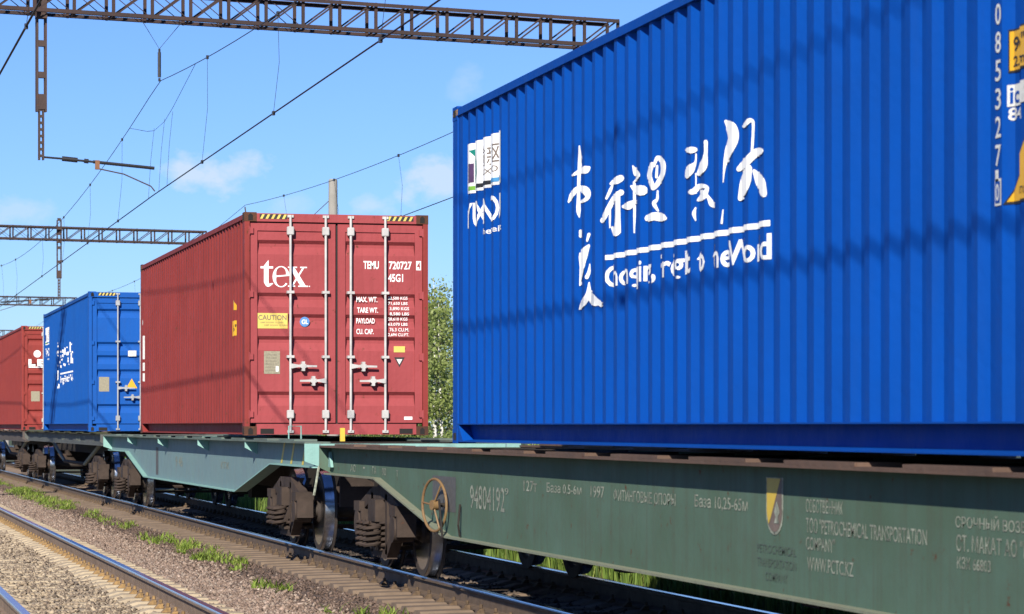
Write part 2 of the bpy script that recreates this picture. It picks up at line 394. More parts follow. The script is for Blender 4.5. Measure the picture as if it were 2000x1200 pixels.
zone = ramp_node(t, xr.outputs[0], [(xp(-1.2), (.10, .105, .05)), (xp(.2), (.34, .27, .185)), (xp(2.9), (.31, .24, .17)), (xp(3.4), (.27, .195, .15)), (xp(4.2), (.23, .16, .125)), (xp(4.6), (.13, .085, .062)),
        (xp(5.2), (.17, .118, .083)), (xp(5.85), (.09, .065, .05)), (xp(8.2), (.07, .052, .042)), (xp(8.8), (.09, .095, .04)), (xp(10.6), (.09, .10, .04)), (xp(11.2), (.2, .17, .14)), (xp(13.6), (.2, .17, .14)), (xp(14.4), (.075, .10, .035)), (xp(19), (.07, .10, .03))])  # the band beneath the train is coloured darker to deepen its shade
fine = ramp_node(t, noise(t, g, 26, 6, .7), [(.3, (.30, .30, .30)), (.7, (.89, .87, .845))])
col = mix_node(t, 1.0, zone, fine, 'MULTIPLY')
t.links.new(col, b.inputs['Base Color']); b.inputs['Roughness'].default_value = .95
bp = N(t, 'ShaderNodeBump'); bp.inputs['Strength'].default_value = .8; bp.inputs['Distance'].default_value = .03
t.links.new(noise(t, g, 32, 5, .7), bp.inputs['Height']); t.links.new(bp.outputs[0], b.inputs['Normal'])
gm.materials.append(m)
tag(link('ground', gm), 'gravel and soil ground under and between the railway tracks', None, kind='structure')

# ------------------------------------------------------------------ scattered stones and blades (uncountable)
def scatter_mesh(name, V, F, tone, mat, label=None, parent=None):
    me = bpy.data.meshes.new(name)
    nv, nf, k = len(V), len(F), F.shape[1]
    me.vertices.add(nv); me.vertices.foreach_set('co', V.astype(np.float32).ravel())
    me.loops.add(nf * k); me.loops.foreach_set('vertex_index', F.astype(np.int32).ravel())
    me.polygons.add(nf); me.polygons.foreach_set('loop_start', np.arange(0, nf * k, k, dtype=np.int32))
    me.update(calc_edges=True); me.validate()
    a = me.attributes.new('tone', 'FLOAT', 'POINT'); a.data.foreach_set('value', tone.astype(np.float32))
    me.materials.append(mat)
    o = link(name, me, parent); o['kind'] = 'stuff'
    if label and not parent: o['label'] = label
    return o
OCT = np.array([(1, 0, 0), (-1, 0, 0), (0, 1, 0), (0, -1, 0), (0, 0, 1), (0, 0, -1)], float)
OCTF = np.array([(0, 2, 4), (2, 1, 4), (1, 3, 4), (3, 0, 4), (2, 0, 5), (1, 2, 5), (3, 1, 5), (0, 3, 5)])
def stones(name, n, xfun, yfun, mat, size=(.016, .036), label=None, z0=0.0):
    x = xfun(n); y = yfun(n)
    z = np.interp(x, [-3, -.6, .6, 3.4, 4.3, 4.9, 8.1, 8.7, 9.4, 10.4, 11.1, 13.5, 14.3], [-.75, -.55, -.24, -.225, -.25, -.235, -.225, -.3, -.42, -.4, -.235, -.235, -.42]) + z0
    s = rng.uniform(*size, n) * rng.uniform(.8, 1.3, n)
    V = OCT[None] * rng.uniform(.55, 1.25, (n, 6, 1)) + rng.normal(0, .22, (n, 6, 3))
    V *= np.array([1, 1, .75]); V *= s[:, None, None]
    a = rng.uniform(0, 6.28, n); c_, s_ = np.cos(a)[:, None], np.sin(a)[:, None]
    X = V[:, :, 0] * c_ - V[:, :, 1] * s_; Y = V[:, :, 0] * s_ + V[:, :, 1] * c_
    V = np.stack([X + x[:, None], Y + y[:, None], V[:, :, 2] + z[:, None] + s[:, None] * .35], -1).reshape(-1, 3)
    F = (OCTF[None] + (np.arange(n) * 6)[:, None, None]).reshape(-1, 3)
    tone = np.repeat(np.clip(rng.beta(2.2, 2.2, n), 0, 1), 6)
    return scatter_mesh(name, V, F, tone, mat, label)
def ynear(a, b, p=1.6):           # denser near the viewer
    return lambda n: a + (b - a) * rng.uniform(0, 1, n) ** p
stones('ballast_stones', 52000, lambda n: rng.triangular(2.95, 3.6, 4.75, n), ynear(19, 75), MT['stones'], (.012, .030), label='pink and grey crushed stone between the two tracks')
stones('trackside_grit', 22000, lambda n: rng.uniform(4.2, 5.75, n), ynear(18, 80), MT['stones_brown'], (.010, .026), label='brown dirty grit beside the train')
stones('track_bed_stones', 10000, lambda n: rng.uniform(.9, 3.0, n), ynear(19, 45, 1.3), MT['stones_pale'], (.012, .030), z0=.006, label='dusty stones lying between the sleepers of the empty track')
stones('under_train_stones', 16000, lambda n: rng.uniform(5.7, 8.4, n), ynear(9, 70, 1.4), MT['stones_dark'], (.014, .032), label='stones under the train, darkened in colour for its shade')

def blades(name, P, h, mat, lean=.5, width=.012, label=None, tone=None, parent=None):
    n = len(P); a = rng.uniform(0, 6.28, n); hh = h if isinstance(h, np.ndarray) else rng.uniform(*h, n)
    w = width * rng.uniform(.6, 1.4, n); ln = lean * hh * rng.uniform(.1, 1.0, n)
    d = np.stack([np.cos(a), np.sin(a)], -1); pd = np.stack([-d[:, 1], d[:, 0]], -1)
    V = np.zeros((n, 5, 3))
    for k, (tt, ww) in enumerate(((0, 1), (0, -1), (.55, .8), (.55, -.8), (1, 0))):
        V[:, k, :2] = P[:, :2] + d * (ln * tt * tt)[:, None] + pd * (w * ww)[:, None]
        V[:, k, 2] = P[:, 2] + hh * tt * (1 - .15 * tt)
    base = (np.arange(n) * 5)[:, None, None]
    F = (np.array([(0, 1, 3), (0, 3, 2), (2, 3, 4)])[None] + base).reshape(-1, 3)
    tn = np.repeat(np.clip(rng.normal(.5, .22, n) if tone is None else tone, 0, 1), 5)
    return scatter_mesh(name, V.reshape(-1, 3), F, tn, mat, label, parent)
def clumps(spec):
    out = []
    for x0, x1, y0, y1, nc, per, sp in spec:
        for _ in range(nc):
            cx, cy = random.uniform(x0, x1), random.uniform(y0, y1)
            k = int(per * random.uniform(.4, 1.5))
            q = np.stack([rng.normal(cx, sp, k), rng.normal(cy, sp * 2.2, k)], -1); out.append(q)
    return np.concatenate(out)
def with_z(q, dz=-.02): return np.concatenate([q, np.array([[ground_z(float(x)) + dz] for x in q[:, 0]])], 1)
q = clumps([(4.55, 5.20, 57, 75, 52, 70, .10), (4.62, 5.15, 34, 43, 26, 50, .055), (4.7, 5.2, 44, 56, 16, 28, .05), (4.85, 5.15, 78, 120, 40, 40, .1), (4.4, 5.1, 24, 33, 9, 30, .045), (4.3, 5.0, 20, 25, 5, 22, .04)])
blades('trackside_weeds', with_z(q), (.03, .17), MT['weed'], 1.2, .010, 'bright green weeds growing along the foot of the train track')
q = np.stack([rng.uniform(9.2, 10.9, 44000), np.concatenate([rng.uniform(22, 46, 28000), rng.uniform(8, 75, 16000)])], -1)
blades('grass_verge', with_z(q), (.20, .55), MT['meadow'], .6, .012, 'rough grass verge beyond the train')
q = np.stack([14.1 + 26 * rng.uniform(0, 1, 26000) ** 1.5, rng.uniform(25, 190, 26000)], -1)
blades('far_meadow', with_z(q), (.25, .7), MT['meadow'], .6, .03, 'tall meadow grass below the birch trees')

# ------------------------------------------------------------------ railway tracks
RAIL = [(-.075, -.176), (.075, -.176), (.075, -.160), (.010, -.140), (.009, -.045), (.0365, -.034), (.0365, -.008), (.030, 0), (-.030, 0), (-.0365, -.008), (-.0365, -.034), (-.009, -.045), (-.010, -.140), (-.075, -.160)]
slp = [(-1.35, -.40), (1.35, -.40), (1.32, -.185), (.98, -.178), (.55, -.178), (.42, -.215), (-.42, -.215), (-.55, -.178), (-.98, -.178), (-1.32, -.185)]
def sleeper_mesh(name, mat):
    v = []
    for yy, k in ((-.15, 0), (-.115, 1), (.115, 1), (.15, 0)):
        for x, z in slp: v.append((x, yy, z - (0 if k else .03 if z > -.3 else 0)))
    n = len(slp); f = [tuple(range(n)), tuple(range(3 * n, 4 * n))[::-1]]
    for r in range(3):
        for i in range(n): f.append((r * n + i, r * n + (i + 1) % n, (r + 1) * n + (i + 1) % n, (r + 1) * n + i))
    mb = MB(); mb.add(v, f); return mb.mesh(name, mat)
def track(label, xc, y0, y1, single, smat, cmat, rmat):
    root = thing('railway_track', label, None, (xc, 0, 0), kind='structure')
    for s in (-.76, .76):
        r = MB().prism([(s + x, z) for x, z in RAIL], 'y', -40, 420).build('rail', rmat, root)
        MB().prism([(s - .0375, -.012), (s + .0375, -.012), (s + .031, .0025), (s - .031, .0025)], 'y', -40, 420).build('running_surface', MT['rail_top'], r)
    me = sleeper_mesh('sleeper', smat); rest = MB(); clips = MB()
    k = 0; y = y0
    fl = [(tuple(v.co)) for v in me.vertices]; ff = [tuple(p.vertices) for p in me.polygons]
    while y < y1:
        jx, jy, ja = random.uniform(-.015, .015), random.uniform(-.015, .015), random.uniform(-.006, .006)
        if k < single: link('sleeper', me, root, (jx, y + jy, random.uniform(-.006, .004)), (0, 0, ja))
        else: rest.add([(a, b_ + y, c) for a, b_, c in fl], ff)
        for s in (-.76, .76):
            for e in (-1, 1):
                cx = s + e * .115
                clips.prism([(cx - .04, -.18), (cx + .04, -.18), (cx + e * -.02 + .020, -.135), (cx + e * -.02 - .020, -.135)], 'y', y - .035, y + .035)
                clips.lathe([(-.13, .017), (-.105, .016), (-.098, .008)], 6, 'z', (cx - e * .02, y, 0))
        k += 1; y += .545
    if rest.v:
        o = rest.build('far_sleepers', smat, root); o['kind'] = 'stuff'
    o = clips.build('rail_clips', cmat, root); o['kind'] = 'stuff'
    return root
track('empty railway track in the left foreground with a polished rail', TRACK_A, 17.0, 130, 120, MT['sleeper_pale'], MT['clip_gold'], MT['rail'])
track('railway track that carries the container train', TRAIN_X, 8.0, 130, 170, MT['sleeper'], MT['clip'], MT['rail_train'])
track('third railway track beyond the container train', TRACK_C, 10.0, 160, 60, MT['sleeper'], MT['clip'], MT['rail_train'])

# ------------------------------------------------------------------ containers
CW, CH, CL = 2.438, 2.896, 12.192
HW, HL = CW / 2, CL / 2
PITCH = .2786
def corr_points(y0, y1):
    """(y, depth) of the corrugation, crest first"""
    out = [(y0, 0)]; y = y0 + .06
    while y + PITCH < y1:
        out += [(y, 0), (y + .068, .036), (y + .068 + .072, .036), (y + .136 + .072, 0)]
        y += PITCH
    out.append((y1, 0)); return out
CORR = corr_points(-HL + .165, HL - .165)
CUTS = [p[0] for p in CORR]
_cy = np.array([p[0] for p in CORR]); _cd = np.array([p[1] for p in CORR])
def corr(y): return float(np.interp(y, _cy, _cd))
def side_panel_mb(sgn, z0, z1):
    mb = MB(); n = len(CORR); vs = []
    for z in (z0, z1):
        for y, d in CORR: vs.append((sgn * (HW - .014 - d), y, z))
    mb.add(vs, [(i, i + 1, n + i + 1, n + i) for i in range(n - 1)]); return mb
def casting_mb():
    mb = MB(); mb.box(-.081, .081, -.089, .089, -.059, .059); return mb
def build_container(label, loc, mat, door_mat, bar_mat, cast_mat, rail_mat, detail='red'):
    root = thing('shipping_container', label, 'container', loc, 0, 'containers on the train')
    zb, zt = .118, CH - .118
    # frame
    cme = casting_mb().mesh('corner_casting', cast_mat); hole = MB().prism([(-.03, -.045), (.03, -.045), (.03, .02), (0, .045), (-.03, .02)], 'y', -.093, -.0885).mesh('casting_hole', MT['hole'])
    hole_s = MB().prism([(-.045, -.03), (.045, -.03), (.05, 0), (.045, .03), (-.045, .03), (-.05, 0)], 'x', -.0845, -.0805).mesh('casting_hole', MT['hole'])
    for sx in (-1, 1):
        for sy in (-1, 1):
            for z in (.059, CH - .059):
                c = link('corner_casting', cme, root, (sx * (HW - .081), sy * (HL - .089), z))
                if sy < 0: link('casting_hole', hole, c)
                if sx < 0: link('casting_hole', hole_s, c)
            px = sx * HW; e = -sx
            pw = .165 if sy > 0 else .068
            poly = [(px, sy * HL), (px + e * pw, sy * HL), (px + e * pw, sy * (HL - .05)), (px + e * .05, sy * (HL - .05)), (px + e * .05, sy * (HL - .178)), (px, sy * (HL - .178))]
            poly = [(u + e * .003, v - sy * .003) for u, v in poly]
            MB().prism(poly, 'z', .118, CH - .118).build('corner_post', rail_mat, root)
        # top and bottom side rails
        MB().box(min(sx * HW, sx * (HW - .06)), max(sx * HW, sx * (HW - .06)), -HL + .178, HL - .178, CH - .085, CH - .022).build('top_rail', rail_mat, root)
        a, bb = sx * (HW - .004), sx * (HW - .105)
        mb = MB(); lo, hi = -HL + .178, HL - .178
        mb.box(min(a, bb), max(a, bb), lo, hi, .160, .170)                  # upper lip
        mb.box(min(bb, bb - sx * .006), max(bb, bb - sx * .006), lo, hi, .012, .160)   # recessed web
        mb.prism([(a, .012), (a, .022), (bb, .034), (bb, .012)], 'y', lo, hi)
        w0, w1 = (min(a, bb), max(a, bb))
        mb.prism([(hi, .165), (hi, .02), (hi - .20, .02), (hi - .02, .165)], 'x', w0 + .001, w1 - .001)
        mb.build('bottom_rail', rail_mat, root)
        p = side_panel_mb(sx, .165, CH - .08).build('side_panel', mat, root)
        if sx < 0: near_panel = p
    # roof, front wall, floor
    mb = MB(); ys = np.arange(-HL + .15, HL - .15, .14); vs = []
    for i, y in enumerate(ys): vs += [(-HW + .05, y, CH - .045 + (.014 if i % 4 < 2 else 0)), (HW - .05, y, CH - .045 + (.014 if i % 4 < 2 else 0))]
    mb.add(vs, [(2 * i, 2 * i + 1, 2 * i + 3, 2 * i + 2) for i in range(len(ys) - 1)]).build('roof_panel', mat, root)
    mb = MB(); pts = []; x = -HW + .16; i = 0
    while x < HW - .16: pts.append((x, .04 if i % 4 in (1, 2) else 0)); x += .075; i += 1
    vs = [(x, HL - .03 - d, z) for z in (.15, CH - .1) for x, d in pts]; n = len(pts)
    mb.add(vs, [(i, i + 1, n + i + 1, n + i) for i in range(n - 1)]).build('front_wall', mat, root)
    MB().box(-HW + .16, HW - .16, HL - .06, HL - .004, .01, .15).box(-HW + .16, HW - .16, HL - .06, HL - .004, CH - .1, CH - .02).build('front_frame', rail_mat, root)
    mb = MB().box(-HW + .116, HW - .116, -HL + .14, HL - .06, .13, .158)
    for k in range(40): y = -HL + .3 + k * .3; mb.box(-HW + .118, HW - .118, y, y + .045, .018, .129)
    mb.build('floor', MT['under'], root)
    # door end (towards -y)
    yf = -HL
    MB().box(-HW + .162, HW - .162, yf + .004, yf + .09, CH - .118, CH - .012).build('door_header', door_mat, root)
    sill = MB().box(-HW + .162, HW - .162, yf + .004, yf + .10, .012, .150).build('door_sill', door_mat, root)
    for sx in (-1, 1):
        c = sx * .92; box('lashing_slot', MT['hole'], sill, c - .088, c + .088, yf, yf + .02, .02, .088)
    dz0, dz1 = .165, CH - .135
    grooves = [.22, .905, 1.18, 1.47, 2.19]
    for sx in (-1, 1):
        xa, xb = (-HW + .075, -.016) if sx < 0 else (.016, HW - .075)
        fr = .10
        prof = [(dz1 - fr, 0)]
        for gtop in grooves:
            z = dz1 - gtop
            prof += [(z, 0), (z - .045, .045), (z - .085, .045), (z - .185, 0)]
        prof.append((dz0 + fr, 0))
        mb = MB(); n = len(prof); px0, px1 = xa + fr, xb - fr
        vs = [(x, yf + .052 + d, z) for x in (px0, px1) for z, d in prof]
        mb.add(vs, [(i, i + 1, n + i + 1, n + i) for i in range(n - 1)])
        # close groove ends
        for e, x in enumerate((px0, px1)):
            for i in range(len(grooves)):
                j = e * n + 1 + 4 * i; mb.f.append((j, j + 1, j + 2, j + 3))
        # frame members stand a little proud
        mb.box(xa, px0, yf + .034, yf + .10, dz0, dz1).box(px1, xb, yf + .034, yf + .10, dz0, dz1)
        mb.box(px0, px1, yf + .034, yf + .10, dz1 - fr, dz1).box(px0, px1, yf + .034, yf + .10, dz0, dz0 + fr)
        door = mb.build('door', door_mat, root)
        g0, g1 = yf + .058, yf + .072
        MB().box(xa - .022, xa - .0005, g0, g1, dz0 - .014, dz1 + .016).box(xb + .0005, xb + (.0155 if sx < 0 else .022), g0, g1, dz0 - .014, dz1 + .016).box(xa, xb, g0, g1, dz1 + .0005, dz1 + .016).box(xa, xb, g0, g1, dz0 - .014, dz0 - .0005).build('gasket', MT['black'], door)
        # hinges
        hx = xa - .01 if sx < 0 else xb + .01
        for z in (dz0 + .11, dz0 + .86, dz0 + 1.67, dz1 - .10):
            MB().box(hx - .055 if sx > 0 else hx - .03, hx + .03 if sx > 0 else hx + .055, yf + .006, yf + .033, z - .04, z + .04).tube([(hx, yf + .018, z - .055), (hx, yf + .018, z + .055)], .017, 8).build('hinge', door_mat, door)
        bars = (-.616, -.151) if sx < 0 else (.181, .641)
        for bi, bx in enumerate(bars):
            yb = yf - .012
            MB().tube([(bx, yb, .05), (bx, yb, CH - .03)], .0170, 10).build('locking_bar', bar_mat, door, smooth=True)
            for z in (dz1 - .10, dz0 + .11):
                MB().box(bx - .046, bx + .046, yf - .036, yf + .033, z - .055, z + .055).build('bar_bracket', bar_mat, door, bevel=.01)
            for z in (dz0 + 1.70, dz0 + .86): MB().box(bx - .047, bx + .047, yf - .034, yf + .053, z - .017, z + .017).build('bar_guide', bar_mat, door)
            for z in (.055, CH - .04): MB().box(bx - .04, bx + .04, yf - .02, yf + .003, z - .022, z + .012).build('bar_keeper', bar_mat, door)
            d = 1 if bi == 0 else -1; hz = dz0 + (.735 if bi == 0 else .545)
            mb = MB(); mb.prism([(bx, hz - .032), (bx + d * .10, hz - .012), (bx + d * .345, hz - .012), (bx + d * .345, hz + .012), (bx + d * .10, hz + .02), (bx, hz + .036)], 'y', yf - .040, yf - .022)
            mb.build('handle', bar_mat, door)
            cx = bx + d * .165
            MB().box(cx - .02, cx + .02, yf - .05, yf + .053, hz - .062, hz + .062).box(cx - .035, cx + .035, yf - .046, yf + .053, hz - .022, hz + .03).build('handle_catch', bar_mat, door)
        if sx < 0: left_door = door
        else: right_door = door
    # hazard stripes on the header
    header_y = yf + .001
    for sx in (-1, 1):
        cx = -HW + .20 if sx < 0 else HW - .20 - .36
        lay('hazard_tape', rect2d(.36, .062), MT['ink'], root, (cx, header_y, CH - .085), (1, 0, 0), (0, 0, 1), 0)
        for k in range(5):
            lay('hazard_stripe', poly2d([(.005 + k * .072, .002), (.037 + k * .072, .002), (.067 + k * .072, .060), (.035 + k * .072, .060)]), MT['caution'], root, (cx, header_y, CH - .085), (1, 0, 0), (0, 0, 1), .0015)
    # stripe on the side of the castings
    for sy in (1,):
        for k in range(4):
            lay('hazard_stripe', poly2d([(.0 + k * .05, .0), (.025 + k * .05, .0), (.045 + k * .05, .05), (.02 + k * .05, .05)]), MT['orange'], root, (-HW, sy * HL - .02, CH - .080), (0, -1, 0), (0, 0, 1), .0022)
    return root, near_panel, left_door, right_door

BX = TRAIN_X
def on_side(panel, y_local, z, name, shape, mat, lift=.004):
    lay(name, shape, mat, panel, (-HW + .014, y_local, z), (0, -1, 0), (0, 0, 1), lift, corr, CUTS)
def on_door(door, x, z, name, shape, mat, lift=.0025, y=.052):
    lay(name, shape, mat, door, (x, -HL + y, z), (1, 0, 0), (0, 0, 1), lift)

